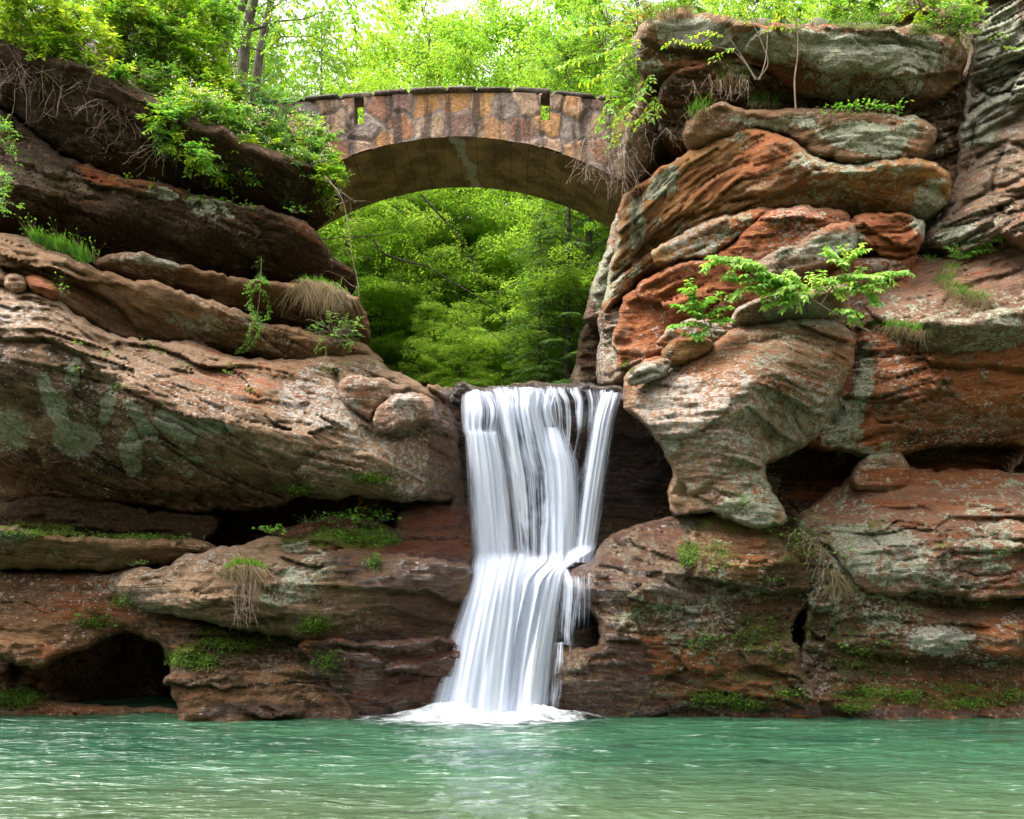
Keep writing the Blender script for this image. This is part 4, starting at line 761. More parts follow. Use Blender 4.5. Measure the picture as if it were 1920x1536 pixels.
kp = (Y2[1:, :-1]-Y2[:-1, :-1] > .05) | (Y2[1:, 1:]-Y2[:-1, 1:] > .05)
for (a, b_, c, d_) in slots: kp &= ~((cx_ > a) & (cx_ < b_) & (cy_ > c) & (cy_ < d_))
Q = np.stack([I[:-1, :-1], I[1:, :-1], I[1:, 1:], I[:-1, 1:]], -1)[kp]
def put(ob): ob.location = [-c for c in br.location]; return ob
put(mesh('spandrel_wall', V, Q, STONE, br, dict(stonecol=colr.reshape(-1, 3), edge=np.stack([ed, ed, ed], -1).reshape(-1, 3))))
# back face of the front parapet, rear parapet, slot sides, soffit and deck
def boxes(name, bl, mat, attrs_col=None):
    V = []; Fc = []
    for (x0, x1, y0, y1, z0, z1) in bl:
        o = len(V); V += [(x0,y0,z0),(x1,y0,z0),(x1,y1,z0),(x0,y1,z0),(x0,y0,z1),(x1,y0,z1),(x1,y1,z1),(x0,y1,z1)]
        Fc += [[o,o+3,o+2,o+1],[o+4,o+5,o+6,o+7],[o,o+1,o+5,o+4],[o+1,o+2,o+6,o+5],[o+2,o+3,o+7,o+6],[o+3,o,o+4,o+7]]
    V = np.array(V, float)
    at = dict(stonecol=np.tile(np.array(attrs_col or (.25,.15,.11)), (len(V), 1)), edge=np.ones((len(V), 3)))
    return put(mesh(name, V, np.array(Fc), mat, br, at, smooth_=False))
def pz(py): return H+(HY-py)/F*YB
def pxx(px): return (px-CX)/F*YB
deckz = pz(240)
cuts = [440]+[v for s in slots for v in s[:2]]+[1240]
segs = []
for i in range(0, len(cuts), 2):
    n = max(1, int((cuts[i+1]-cuts[i])/40))
    for k in range(n):
        a, b_ = np.interp([k, k+1], [0, n], [cuts[i], cuts[i+1]]); zz = pz(max(top_z(a), top_z(b_))+3)
        segs.append((pxx(a), pxx(b_), YB+.012, YB+.38, deckz-.05, zz))
boxes('parapet', segs, STONE)
segs = [(a, b_, YB+WB-.38, YB+WB, c-.02, d_) for (a, b_, _, _, c, d_) in segs]
boxes('parapet', segs, STONE)
ang = np.linspace(-math.asin(.62), math.asin(.62), 90); W_ = np.linspace(0, 1, 26)
AA, WW = np.meshgrid(ang, W_)
rad = AR-.015+.03*fbm(AA*9, WW*2.2, 1, 55, 3)*np.minimum(1, 8*np.minimum(WW, 1-WW)+.25)
V1 = np.stack([acx+rad*np.sin(AA), YB-.02+WW*(WB+.03), acz+rad*np.cos(AA)], -1).reshape(-1, 3)
I = np.arange(AA.size).reshape(AA.shape); Q = np.stack([I[:-1, :-1], I[:-1, 1:], I[1:, 1:], I[1:, :-1]], -1).reshape(-1, 4)
put(mesh('arch_soffit', V1, Q, CONC, br))
# solid body between soffit and deck
xs = acx+AR*np.sin(ang); zs = acz+AR*np.cos(ang)+.02
V = []; n = len(xs)
for yy in (YB+.02, YB+WB-.02):
    for x_, z_ in zip(xs, zs): V.append((x_, yy, z_))
    for x_ in xs: V.append((x_, yy, deckz+.02))
Q = []
for k in range(n-1):
    Q.append((2*n+k, 2*n+k+1, 3*n+k+1, 3*n+k)); Q.append((n+k, n+k+1, 3*n+k+1, 3*n+k))
V = np.array(V); at = dict(stonecol=np.tile((.25,.15,.11), (len(V), 1)), edge=np.ones((len(V), 3)))
put(mesh('deck', V, np.array(Q), STONE, br, at, smooth_=False))
# rough coping stones
V = []; Q = []; x = 436.
COPC = []
while x < 1240:
    ww = rr_.uniform(40, 95); a, b_ = x-5, min(x+ww+5, 1242); h0 = rr_.uniform(6, 10)
    nu_, nv_ = 10, 10
    cxm = (pxx(a)+pxx(b_))/2; hw = (pxx(b_)-pxx(a))/2; hd = .27+rr_.uniform(-.03, .05); hh = h0/F*YB/2
    czm = pz(top_z((a+b_)/2)-h0/2+1.0); ty = (pz(top_z(b_))-pz(top_z(a)))/max(2*hw, .1)
    U, Vv = np.meshgrid(np.linspace(0, 2*np.pi, 17)[:-1], np.linspace(-1, 1, 9))
    # superellipsoid slab
    def se(c, p): return np.sign(c)*np.abs(c)**p
    q = np.clip(np.abs(Vv), 0, 1); pr = (1-q**12)**.12; pr = np.where(q > .999, .0, pr)
    yy = YB+.18+se(np.cos(U), .45)*hd*pr; zz = se(np.sin(U), .45)*hh*pr; xx = Vv*hw
    nn = fbm(xx*3+x, yy*3, zz*3+x, 13, 3)*.05
    xx = xx+cxm; zz = zz+czm+ty*(xx-cxm)+nn*np.sign(zz)*.6; yy = yy+nn
    o = len(V); V += list(np.stack([xx, yy, zz], -1).reshape(-1, 3)); nr, nc = U.shape
    c_ = np.array([(.12,.095,.08),(.20,.17,.14),(.09,.075,.065)][rr_.randrange(3)]); COPC += [c_]*(nr*nc)
    for i in range(nr-1):
        for j in range(nc): Q.append((o+i*nc+j, o+i*nc+(j+1) % nc, o+(i+1)*nc+(j+1) % nc, o+(i+1)*nc+j))
    x += ww
V = np.array(V)
put(mesh('coping', V, np.array(Q), STONE, br, dict(stonecol=np.array(COPC), edge=np.ones((len(V), 3)))))
V2 = V.copy(); V2[:, 1] += WB-.38
put(mesh('coping', V2, np.array(Q), STONE, br, dict(stonecol=np.array(COPC), edge=np.ones((len(V), 3)))))
# ------------------------------------------------------------------ foliage
def leaf_mat(name, trans=.45, rough=.5, tint=(1., 1., 1.)):
    m, t = newmat(name); b = NB(t)
    c = b.attr('leafcol').outputs['Color']; n = b.noise(b.pos(), 2.2, 3, .6)
    col = b.mix(b.ramp(n, .35, .65), b.mix(1., c, (.72, .80, .70, 1), 'MULTIPLY'), c)
    p = b.bsdf(Base_Color=col, Roughness=rough); p.inputs['Specular IOR Level'].default_value = .3
    tl = b.n('ShaderNodeBsdfTranslucent'); b.set(tl.inputs[0], b.mix(1., col, (1.25, 1.15, .55, 1), 'MULTIPLY'))
    mx = b.n('ShaderNodeMixShader'); mx.inputs[0].default_value = trans; b.set(mx.inputs[1], p.outputs[0]); b.set(mx.inputs[2], tl.outputs[0])
    b.out(mx.outputs[0]); return m
LEAF = leaf_mat('leaf', .5)
NEEDLE = leaf_mat('needle', .25, .6)
DRY = leaf_mat('dry_grass', .3, .8)
PETAL = leaf_mat('petal', .4, .6)
def bark_mat(name, c1, c2):
    m, t = newmat(name); b = NB(t); pos = b.pos()
    n = b.noise(b.mapv(pos, (1., 1., .25)), 14., 5, .7); n2 = b.noise(pos, 1.5, 4, .6)
    col = b.mix(b.ramp(n, .35, .65), (*c1, 1), (*c2, 1)); col = b.mix(b.ramp(n2, .5, .7, 0, .5), col, (.16, .18, .11, 1))
    b.out(b.bsdf(Base_Color=col, Roughness=.9, Normal=b.bump(n, .9, .03)).outputs[0]); return m
ORD = ['leftmost', 'second from the left', 'third from the left', 'fourth from the left', 'fifth from the left', 'sixth from the left', 'seventh from the left', 'eighth from the left', 'ninth from the left', 'tenth from the left', 'eleventh from the left', 'twelfth from the left', 'rightmost']
BARK = bark_mat('bark', (.045, .032, .024), (.15, .12, .095))
TWIG = bark_mat('twig', (.10, .065, .045), (.24, .17, .12))
PALE = bark_mat('pale_root', (.15, .10, .070), (.32, .23, .17))
G = dict(bright=(.27, .48, .030), yellow=(.40, .56, .035), mid=(.19, .40, .045), deep=(.055, .15, .030), hem=(.050, .115, .030), pale=(.36, .56, .15), olive=(.13, .20, .035), fresh=(.20, .44, .06), straw=(.34, .24, .15), grass=(.10, .24, .035), white=(.72, .66, .62), orange=(.75, .30, .02), moss=(.10, .14, .015), rust=(.33, .10, .04))
def rn(v): return v/np.maximum(np.linalg.norm(v, axis=-1, keepdims=True), 1e-9)
def leaves(C, D, N, L, W, col, rng, var=.28, fold=.18, fine=False):
    """C centre of the leaf base, D direction, N normal; L, W arrays or floats"""
    n = len(C); L = np.broadcast_to(np.asarray(L, float), (n,))[:, None]; W = np.broadcast_to(np.asarray(W, float), (n,))[:, None]
    D = rn(D); S = rn(np.cross(D, N)); N = np.cross(S, D)
    if fine:
        P0 = C; P1 = C+D*L*.35+S*W*.5+N*W*fold; P2 = C+D*L*.35-S*W*.5+N*W*fold; P3 = C+D*L*.72+S*W*.34-N*L*.05+N*W*fold*.6; P4 = C+D*L*.72-S*W*.34-N*L*.05+N*W*fold*.6; P5 = C+D*L-N*L*.16; M1 = C+D*L*.5
        V = np.stack([P0, P1, P2, P3, P4, P5, M1], 1).reshape(-1, 3); k = 7
        b = np.arange(n)[:, None]*k
        Fq = np.concatenate([b+np.array([[0, 1, 3, 6]]), b+np.array([[6, 3, 5, 4]]), b+np.array([[0, 6, 4, 2]])])
    else:
        P0 = C; P1 = C+D*L*.45+S*W*.5+N*W*fold; P2 = C+D*L-N*L*.1; P3 = C+D*L*.45-S*W*.5+N*W*fold
        V = np.stack([P0, P1, P2, P3], 1).reshape(-1, 3); k = 4
        Fq = np.arange(n*4).reshape(n, 4)
    c = np.asarray(col, float); c = np.broadcast_to(c, (n, 3)).copy()
    g = 1+var*rng.uniform(-1, 1, (n, 1)); c *= g; c[:, :1] *= 1+.30*rng.uniform(-1, 1, (n, 1))
    return V, Fq, np.repeat(np.clip(c, 0, 1), k, 0)
def tube(pts, r0, r1, sides=6):
    pts = np.asarray(pts, float); n = len(pts); t = np.gradient(pts, axis=0); t = rn(t)
    ref = np.array([0, 0, 1.]) if abs(t[:, 2]).mean() < .8 else np.array([1., 0, 0])
    a = rn(np.cross(t, ref)); b = np.cross(t, a); r = np.linspace(r0, r1, n)[:, None, None]
    th = np.linspace(0, 2*np.pi, sides, endpoint=False)[None, :, None]
    V = (pts[:, None]+r*(np.cos(th)*a[:, None]+np.sin(th)*b[:, None])).reshape(-1, 3)
    I = np.arange(n*sides).reshape(n, sides); J = np.roll(I, -1, 1)
    return V, np.stack([I[:-1], J[:-1], J[1:], I[1:]], -1).reshape(-1, 4)
class Acc:
    def __init__(s): s.V = []; s.F = []; s.C = []; s.n = 0
    def add(s, V, Fq, C=None):
        s.V.append(V); s.F.append(Fq+s.n); s.n += len(V)
        s.C.append(C if C is not None else np.ones((len(V), 3)))
    def build(s, name, mat, parent=None, smooth_=True):
        if not s.V: return None
        V = np.vstack(s.V)
        ob = mesh(name, V, np.vstack(s.F), mat, None, dict(leafcol=np.vstack(s.C)), smooth_)
        if parent is not None: ob.parent = parent; ob.location = [-c for c in parent.location]
        return ob
def curve(p0, p1, rng, sag=.0, n=8, wob=.06):
    p0, p1 = np.array(p0, float), np.array(p1, float); t = np.linspace(0, 1, n)[:, None]; L = np.linalg.norm(p1-p0)
    o = p0+(p1-p0)*t; o[:, 2] += sag*L*np.sin(np.pi*t[:, 0])
    w = rng.normal(0, 1, (n, 3)).cumsum(0); w -= w[0]+(w[-1]-w[0])*t; return o+w*wob*L/3
def wp(pl, Y=None, off=0.):
    """px polyline to world; a third value overrides the depth"""
    o = []
    for q in pl:
        y = q[2] if len(q) > 2 else (Y if Y is not None else face(q[0], q[1])-off)
        o.append(P(q[0], q[1], y))
    return np.array(o)
def spray_leaves(acc, pl, rng, L, W, gap, col, up=.25, side=.9, droop=.15, taper=False, fine=False, nup=(0, -.25, 1.), var=.28):
    """two rows of leaves along a twig"""
    pl = np.asarray(pl); seg = np.linalg.norm(np.diff(pl, axis=0), axis=1); cum = np.concatenate([[0], seg.cumsum()]); tot = cum[-1]
    n = max(2, int(tot/gap)); s = (np.arange(n)+rng.uniform(-.3, .3, n))/n*tot; s = np.clip(s, tot*.06, tot)
    C = np.stack([np.interp(s, cum, pl[:, i]) for i in range(3)], 1); T = rn(np.stack([np.interp(s, cum, np.gradient(pl[:, i])) for i in range(3)], 1))
    nn = rn(np.array(nup)+rng.normal(0, .22, (n, 3))); S = rn(np.cross(T, nn)); sg = np.where(np.arange(n) % 2, 1, -1)[:, None]
    D = T*(1-side*.6)+S*sg*side+rng.normal(0, .16, (n, 3)); D[:, 2] -= droop
    nn = nn+rng.normal(0, .25, (n, 3))
    f = np.ones(n)
    if taper: q = s/tot; f = np.sin(np.pi*np.clip(q*.86+.12, 0, 1))**.8*.95+.08
    V, Fq, Cc = leaves(C, D, nn, L*f*rng.uniform(.75, 1.15, n), W*f*rng.uniform(.8, 1.1, n), col, rng, var, fine=fine)
    acc.add(V, Fq, Cc)
def bush(label, px, py, rx, ry, Y, seed, col='bright', base=None, nc=60, nl=26, L=.065, W=.034, cl=.17, flowers=0, ry3=.55, name='shrub', cat='shrub', group=None, stemr=.014, bare=.0, cols=None, fine=False, droop=.15):
    rng = np.random.default_rng(seed)
    c = np.array(P(px, py, Y)); a = np.array([rx/F*Y, ry3*(rx+ry)/F*Y/1.0, ry/F*Y])
    b0 = np.array(P(*base)) if base else c+np.array([0, .3, -a[2]*1.1])
    root = empty(name, tuple(b0), label, cat, group)
    q = rng.normal(0, 1, (nc, 3)); q = rn(q)*rng.uniform(.25, 1.05, (nc, 1))**.6; ctr = c+q*a
    st, lf, fl = Acc(), Acc(), Acc(); hubs = [b0+(c-b0)*rng.uniform(.35, .6)+rng.normal(0, .25, 3)*a for _ in range(max(3, nc//9))]
    for h in hubs: st.add(*tube(curve(b0, h, rng, .05, 7), stemr*1.3, stemr*.7, 5))
    for k in range(nc):
        h = hubs[int(np.argmin([np.linalg.norm(ctr[k]-x) for x in hubs]))]; tw = curve(h, ctr[k], rng, .06, 6); st.add(*tube(tw, stemr*.6, stemr*.22, 4))
        if rng.random() < bare:
            for _ in range(3): st.add(*tube(curve(ctr[k], ctr[k]+rng.normal(0, .22, 3)-[0, .1, .15], rng, 0, 4), stemr*.25, stemr*.12, 3))
            continue
        n = int(nl*rng.uniform(.6, 1.3)); cc = np.array(G[cols[rng.integers(len(cols))]] if cols else G[col])*rng.uniform(.8, 1.15); kt = max(2, n//9)
        od = rn(ctr[k]-h)
        for _ in range(kt):
            dd = rn(od*.7+rng.normal(0, .75, 3)+[0, -.15, -.05]); tl = cl*rng.uniform(1.2, 2.6); cv = curve(ctr[k]-dd*.03, ctr[k]+dd*tl+[0, 0, -.12*tl], rng, .08, 6, .05)
            st.add(*tube(cv, stemr*.22, stemr*.1, 3)); spray_leaves(lf, cv, rng, L, W, tl/9.5, cc, droop=droop, fine=fine, nup=(0, -.45, .9))
        if flowers and rng.random() < flowers:
            m = 26; o = rng.normal(0, 1, (m, 3))*cl*[.7, .7, .35]+[0, -.08, cl*.5]
            fl.add(*leaves(ctr[k]+o, rng.normal(0, 1, (m, 3)), rng.normal(0, .6, (m, 3))+[0, -.6, .8], .040, .036, G['white'], rng, .12))
    st.build('stem', TWIG, root); lf.build('foliage', LEAF, root, False)
    if fl.n: fl.build('blossom', PETAL, root, False)['kind'] = 'stuff'
    return root
def twigs(label, starts, seed, L=(.4, .9), n=3, r=.008, mat=None, name='hanging_roots', cat='roots', down=1., spread=.5, group=None, sub=3):
    rng = np.random.default_rng(seed); A = Acc(); s0 = [P(*s) for s in starts]
    for s in s0:
        for _ in range(n):
            l = rng.uniform(*L); d = rng.normal(0, spread, 3); d[2] = -abs(rng.normal(down, .3))*np.sign(down); d[1] = -abs(d[1])*.4
            c = curve(s, np.array(s)+rn(d)*l, rng, rng.uniform(-.1, .15), 9, .10); A.add(*tube(c, r, r*.35, 4))
            for _ in range(sub):
                i = rng.integers(2, 8); e = c[i]+rn(rng.normal(0, 1, 3)+[0, -.1, -.5*down])*l*rng.uniform(.2, .5); A.add(*tube(curve(c[i], e, rng, 0, 5, .12), r*.45, r*.2, 3))
    ob = A.build(name, mat or PALE); return tag(ob, label, cat, group)
def tuft(label, spots, seed, n=60, L=.28, col='grass', w=.008, lean=(0, -.3), hang=0., spread=.06, name='grass_tuft', cat='grass tuft', hangcol='straw', hl=None, group=None):
    """grass growing up and, with hang > 0, dead blades falling over the edge"""
    rng = np.random.default_rng(seed); b0 = P(spots[0][0], spots[0][1], face(*spots[0][:2])); root = empty(name, b0, label, cat, group)
    up, dn = Acc(), Acc()
    for (px, py) in [s[:2] for s in spots]:
        Y = face(px, py)-.02; c = np.array(P(px, py, Y))
        for k in range(int(n*(1+hang))):
            dead = rng.random() < hang/(1+hang)
            l = (hl or L*1.6)*rng.uniform(.25, 1.25) if dead else L*rng.uniform(.5, 1.15)
            p0 = c+rng.normal(0, 1, 3)*[spread, spread*.5, spread*.4]
            d = np.array([rng.normal(0, .35), -abs(rng.normal(.25, .2)), 1.]); t = np.linspace(0, 1, 5)[:, None]
            g = (1.9 if dead else rng.uniform(.1, .7))
            if dead: pts = p0+np.hstack([d[:1]*.9*t+rng.normal(0, .10)*t**2+.03*np.sin(t*5+d[0]*9), -.16-.12*t**.5*abs(d[1])-.02*t, rng.uniform(.05, .35)*t-(.55+.5*rng.random())*t**1.6])*l
            else: pts = p0+(d*t+np.array([lean[0], lean[1], -g])*t**2*.8)*l
            ww = w*(1-t**1.5)+.0006; s = np.array([1., .3, 0])*ww
            V = np.concatenate([pts-s, pts+s]); I = np.arange(4); Fq = np.stack([I, I+5, I+6, I+1], 1)
            cc = np.array(G[hangcol if dead else col])*rng.uniform(.65, 1.3); (dn if dead else up).add(V, Fq, np.tile(cc, (10, 1)))
    up.build('green_grass', LEAF, root, False)
    if dn.n: dn.build('dead_grass', DRY, root, False)
    return root
def herbs(label, spots, seed, *a, **k):
    spots = sorted(spots)
    for i, s in enumerate(spots):
        herb(label+', '+(ORD[i] if i < len(spots)-1 else 'rightmost'), [s], seed+i*17, *a, group=label, **k)
def herb(label, spots, seed, n=14, L=.075, W=.05, h=.16, col='fresh', name='leafy_plant', cat='plant', fine=True, flowers=None, spread=.08, group=None, stems=True, cols=None):
    rng = np.random.default_rng(seed); n = int(n*1.7); spread *= 1.2; f0 = face(*spots[0][:2]); root = empty(name, P(spots[0][0], spots[0][1], f0), label, cat, group)
    st, lf, fl = Acc(), Acc(), Acc()
    for (px, py) in [s[:2] for s in spots]:
        Y = face(px, py)-.02; c = np.array(P(px, py, Y))
        o = rng.normal(0, 1, (n, 3))*[spread, spread*.5, spread*.4]; o[:, 2] = abs(o[:, 2])+rng.uniform(.1, 1, n)*h; o[:, 1] -= abs(o[:, 2])*.5
        if stems:
            for k in range(n): st.add(*tube(curve(c, c+o[k], rng, .05, 4), .003, .0015, 3))
        D = o*[1, 1, .3]+rng.normal(0, .05, (n, 3)); D[:, 1] -= .05; D[:, 2] -= .03
        lf.add(*leaves(c+o, D, rng.normal(0, .4, (n, 3))+[0, -.5, .9], L*rng.uniform(.6, 1.2, n), W*rng.uniform(.7, 1.1, n), G[cols[rng.integers(len(cols))]] if cols else G[col], rng, fine=fine))
    if flowers:
        for (px, py) in flowers:
            c = np.array(P(px, py, face(px, py)-.25)); m = 10; o = rng.normal(0, 1, (m, 3))*.018
            fl = Acc(); fl.add(*leaves(c+o, rng.normal(0, 1, (m, 3)), rng.normal(0, 1, (m, 3))+[0, -1, .5], .04, .03, G['orange'], rng, .2)); fl.build('flower', PETAL, root, False); b0 = np.array(P(px-6, py+40, face(px, py+40)-.03)); st.add(*tube(curve(b0, c, rng, .03, 5), .003, .002, 3))
    st.build('stem', TWIG, root); lf.build('foliage', LEAF, root, False)
    return root
def frond_plant(label, px, py, fronds, seed, L=.05, W=.014, col='fresh', name='fern', cat='fern', group=None, off=.02, gap=.012):
    """fronds: list of (dx px, dy px) tip offsets; leaflets in two tapering rows"""
    rng = np.random.default_rng(seed); Y = face(px, py)-off; b0 = np.array(P(px, py, Y)); root = empty(name, tuple(b0), label, cat, group); st, lf = Acc(), Acc()
    for dx, dy in fronds:
        l = math.hypot(dx, dy)/F*Y; tip = b0+np.array([dx/F*Y, -l*.35, -dy/F*Y]); c = curve(b0, tip, rng, .14, 9, .02)
        st.add(*tube(c, .003, .001, 3)); spray_leaves(lf, c, rng, L*l/.3, W*l/.3, gap, G[col], side=1., droop=.05, taper=True, nup=(0, -.8, .6), var=.15)
    st.build('stem', TWIG, root); lf.build('foliage', LEAF, root, False); return root
def sapling(label, stems, twl, seed, L=.09, W=.042, gap=.035, col='pale', name='sapling', cat='sapling', tgap=.10, tlen=.32, r=.014, Y=None, droop=.3, group=None, cols=None, fine=True, tdown=0.):
    """stems: px polylines of bare wood; twl: px polylines that carry leafy side twigs"""
    rng = np.random.default_rng(seed); S = [wp(s, Y, .12) for s in stems]; T = [wp(s, Y, .2) for s in twl]
    root = empty(name, tuple((S or T)[0][0]), label, cat, group); st, lf = Acc(), Acc()
    for s in S: s = np.array(smooth3(s)); st.add(*tube(s, r, r*.55, 6))
    for s in T:
        s = np.array(smooth3(s)); st.add(*tube(s, r*.5, r*.18, 5)); spray_leaves(lf, s, rng, L, W, gap, G[col], droop=droop, fine=fine)
        seg = np.linalg.norm(np.diff(s, axis=0), axis=1); cum = np.concatenate([[0], seg.cumsum()]); n = int(cum[-1]/tgap)
        for k in range(n):
            q = (k+.5)/n*cum[-1]; p = np.array([np.interp(q, cum, s[:, i]) for i in range(3)]); t = rn(np.array([np.interp(q, cum, np.gradient(s[:, i])) for i in range(3)]))
            sd = np.cross(t, [0, -.4, 1.])*(1 if k % 2 else -1)+t*.8+rng.normal(0, .25, 3); sd[2] -= tdown
            c = curve(p, p+rn(sd)*tlen*rng.uniform(.5, 1.15)*(1-.5*q/cum[-1])+[0, -.05, -.04], rng, .06, 6, .04)
            st.add(*tube(c, r*.2, r*.1, 3)); cc = G[cols[rng.integers(len(cols))]] if cols else G[col]
            spray_leaves(lf, c, rng, L, W, gap, np.array(cc)*rng.uniform(.85, 1.15), droop=droop, fine=fine)
    st.build('branch', TWIG, root); lf.build('foliage', LEAF, root, False); return root
def smooth3(p, k=5):
    p = np.asarray(p, float); n = len(p)
    if n < 3: return [p[0]+(p[-1]-p[0])*t for t in np.linspace(0, 1, 6)]
    o = []
    for i in range(n-1):
        p0, p1, p2, p3 = p[max(i-1, 0)], p[i], p[i+1], p[min(i+2, n-1)]
        for j in range(k): t = j/k; o.append(.5*((2*p1)+(-p0+p2)*t+(2*p0-5*p1+4*p2-p3)*t*t+(-p0+3*p1-3*p2+p3)*t**3))
    o.append(p[-1]); return o

# ------------------------------------------------------------------ trees of the wood above the falls
def make_broadleaf(seed, Hh=15., Rc=4.2, z0=.18, nsp=330, nlf=150, L=.12, W=.085, lean=0.):
    """trunk, limbs and crown meshes about the origin; leaves sit in flat sprays at the limb ends"""
    rng = np.random.default_rng(seed); tr, cr = Acc(), Acc()
    t = np.linspace(0, 1, 14)[:, None]; w = rng.normal(0, .12, (14, 3)).cumsum(0); w -= w[0]; w[:, 2] = 0
    trunk = np.hstack([lean*t**1.3*Hh, 0*t, t*Hh*.93])+w; tr.add(*tube(trunk, .17, .03, 8))
    limbs = []
    for k in range(26):
        h = z0+.05+(.92-z0)*k/26; i = h*13; a = k*2.4+rng.uniform(-.4, .4); p = np.array([np.interp(i, np.arange(14), trunk[:, j]) for j in range(3)])
        r_ = Rc*(1.05-.75*abs(h-.42))*rng.uniform(.65, 1.05); e = p+np.array([math.cos(a)*r_, math.sin(a)*r_, r_*rng.uniform(.15, .55)])
        c = curve(p, e, rng, .06, 9, .10); tr.add(*tube(c, .055*(1.15-h), .010, 5)); limbs.append(c)
        for j in range(3):
            q = c[rng.integers(3, 8)]; e2 = q+rn(rng.normal(0, 1, 3)*[1, 1, .35]+(e-p)*.2)*r_*.4; c2 = curve(q, e2, rng, .05, 6, .1); tr.add(*tube(c2, .018, .006, 4)); limbs.append(c2)
    for k in range(nsp):
        c = limbs[rng.integers(len(limbs))]; p = c[min(len(c)-1, int(len(c)*rng.uniform(.35, 1.05)))]+rng.normal(0, .4, 3)*[1, 1, .6]
        n = int(nlf*rng.uniform(.5, 1.4)); R_ = rng.uniform(.35, .8); th = rng.uniform(0, 6.28, n); rr = R_*np.sqrt(rng.uniform(0, 1, n))
        tl = rng.normal(0, .22, 2); o = np.stack([rr*np.cos(th), rr*np.sin(th), 0*th], 1); o[:, 2] = o[:, 0]*tl[0]+o[:, 1]*tl[1]-rr**2*.25+rng.normal(0, .05, n)
        D = np.stack([np.cos(th), np.sin(th), 0*th-.35], 1)+rng.normal(0, .4, (n, 3))
        cr.add(*leaves(p+o, D, rng.normal(0, .35, (n, 3))+[0, -.1, 1.], L*rng.uniform(.6, 1.15, n), W*rng.uniform(.7, 1.1, n), np.array((1., 1., 1.))*rng.uniform(.75, 1.2), rng, .25))
    return tr, cr
def make_conifer(seed, Hh=14., Rc=3.0, nb=120, L=.085, W=.030, dens=.020):
    rng = np.random.default_rng(seed); tr, cr = Acc(), Acc()
    tr.add(*tube(np.stack([np.linspace(0, .2, 12), 0*np.arange(12), np.linspace(0, Hh, 12)], 1), .15, .015, 8))
    for k in range(nb):
        h = .06+.93*k/nb; a = k*2.4; r_ = Rc*(1-h)**.7*rng.uniform(.7, 1.1)+.25; p = np.array([.2*h, 0, h*Hh])
        e = p+np.array([math.cos(a)*r_, math.sin(a)*r_, -.18*r_]); c = curve(p, e, rng, .10, 10, .05); tr.add(*tube(c, .022, .005, 4))
        ns = max(4, int(r_/.16))
        for j in range(ns):
            u = .15+.85*j/ns; q = np.array([np.interp(u*9, np.arange(10), c[:, i]) for i in range(3)]); s = (1 if j % 2 else -1)
            d = rn(e-p); sd = np.cross(d, [0, 0, 1.])*s+d*.9; l = .75*(1-u*.55)*rng.uniform(.6, 1.1)
            c2 = curve(q, q+rn(sd)*l+[0, 0, -.22*l], rng, .08, 5, .04)
            spray_leaves(cr, c2, rng, L*1.5, W, dens, (1, 1, 1), side=.8, droop=.15, var=.3)
    return tr, cr
def tint_mat(name, base, trans, c, rough=.5):
    m, t = newmat(name); b = NB(t)
    a = b.attr('leafcol').outputs['Color']; n = b.noise(b.pos(), .9, 3, .6)
    oi = b.n('ShaderNodeObjectInfo').outputs['Random']
    cc = b.mix(b.ramp(n, .35, .65), (*[x*.78 for x in c], 1), (*c, 1)); cc = b.mix(b.math('MULTIPLY', oi, .35), cc, (*[c[0]*1.35, c[1]*1.05, c[2]*.8], 1))
    col = b.mix(1., cc, a, 'MULTIPLY')
    p = b.bsdf(Base_Color=col, Roughness=rough); p.inputs['Specular IOR Level'].default_value = .3
    tl = b.n('ShaderNodeBsdfTranslucent'); b.set(tl.inputs[0], b.mix(1., col, (1.3, 1.15, .5, 1), 'MULTIPLY'))
    mx = b.n('ShaderNodeMixShader'); mx.inputs[0].default_value = trans; b.set(mx.inputs[1], p.outputs[0]); b.set(mx.inputs[2], tl.outputs[0]); b.out(mx.outputs[0]); return m
MAPLE = tint_mat('maple_leaf', None, .60, (.25, .47, .075)); BEECH = tint_mat('beech_leaf', None, .62, (.25, .46, .075)); HEM = tint_mat('hemlock_needle', None, .4, (.13, .27, .06), .6)
LOW_BRIGHT = tint_mat('brightened_low_leaf', None, .66, (.39, .64, .13))  # lighter leaf colour makes up for canopy shade on the low trees
def proto(name, label, maker, cmat, group, cat='tree'):
    tr, cr = maker; root = empty(name, (0, 0, 0), label, cat, group)
    tr.build('trunk', BARK, root); cr.build('crown', cmat, root, False); return root
def dup(root, loc, rz, sc_=1., label=None, group=None):
    r = root.copy(); COL.objects.link(r); r.location = loc; r.rotation_euler = (0, 0, rz); r.scale = (sc_,)*3
    if label: r['label'] = label
    for ch in root.children: c = ch.copy(); COL.objects.link(c); c.parent = r
    return r
GT = 'trees of the wood behind the bridge'
mapA = proto('maple_tree', 'broad bright green maple filling the middle of the arch', make_broadleaf(3), MAPLE, GT)
mapB = proto('maple_tree', 'bright maple with leaning limbs rising above the middle of the bridge', make_broadleaf(8, 16.5, 4.4, .30, lean=-.10), MAPLE, GT)
bch = proto('beech_tree', 'fresh green tree close behind the right end of the bridge', make_broadleaf(14, 13.5, 3.4, .12, 300, 140, .10, .06), BEECH, GT)
hem = proto('hemlock_tree', 'dark feathery hemlock filling the right half of the arch', make_conifer(5), HEM, GT)
yng = proto('young_tree', 'slim young tree at the middle of the arch, leaf colour brightened against the canopy shade', make_broadleaf(31, 9., 3.0, .06, 300, 150, .11, .075), LOW_BRIGHT, GT)
def gz(x, y): return float(terrain(np.array([x*1.]), np.array([y*1.]))[0])-.15
def settree(o, x, y, rz, s=1.): o.location = (x, y, gz(x, y)); o.rotation_euler = (0, 0, rz); o.scale = (s,)*3
def atp(px, Y): return (px-CX)/F*Y
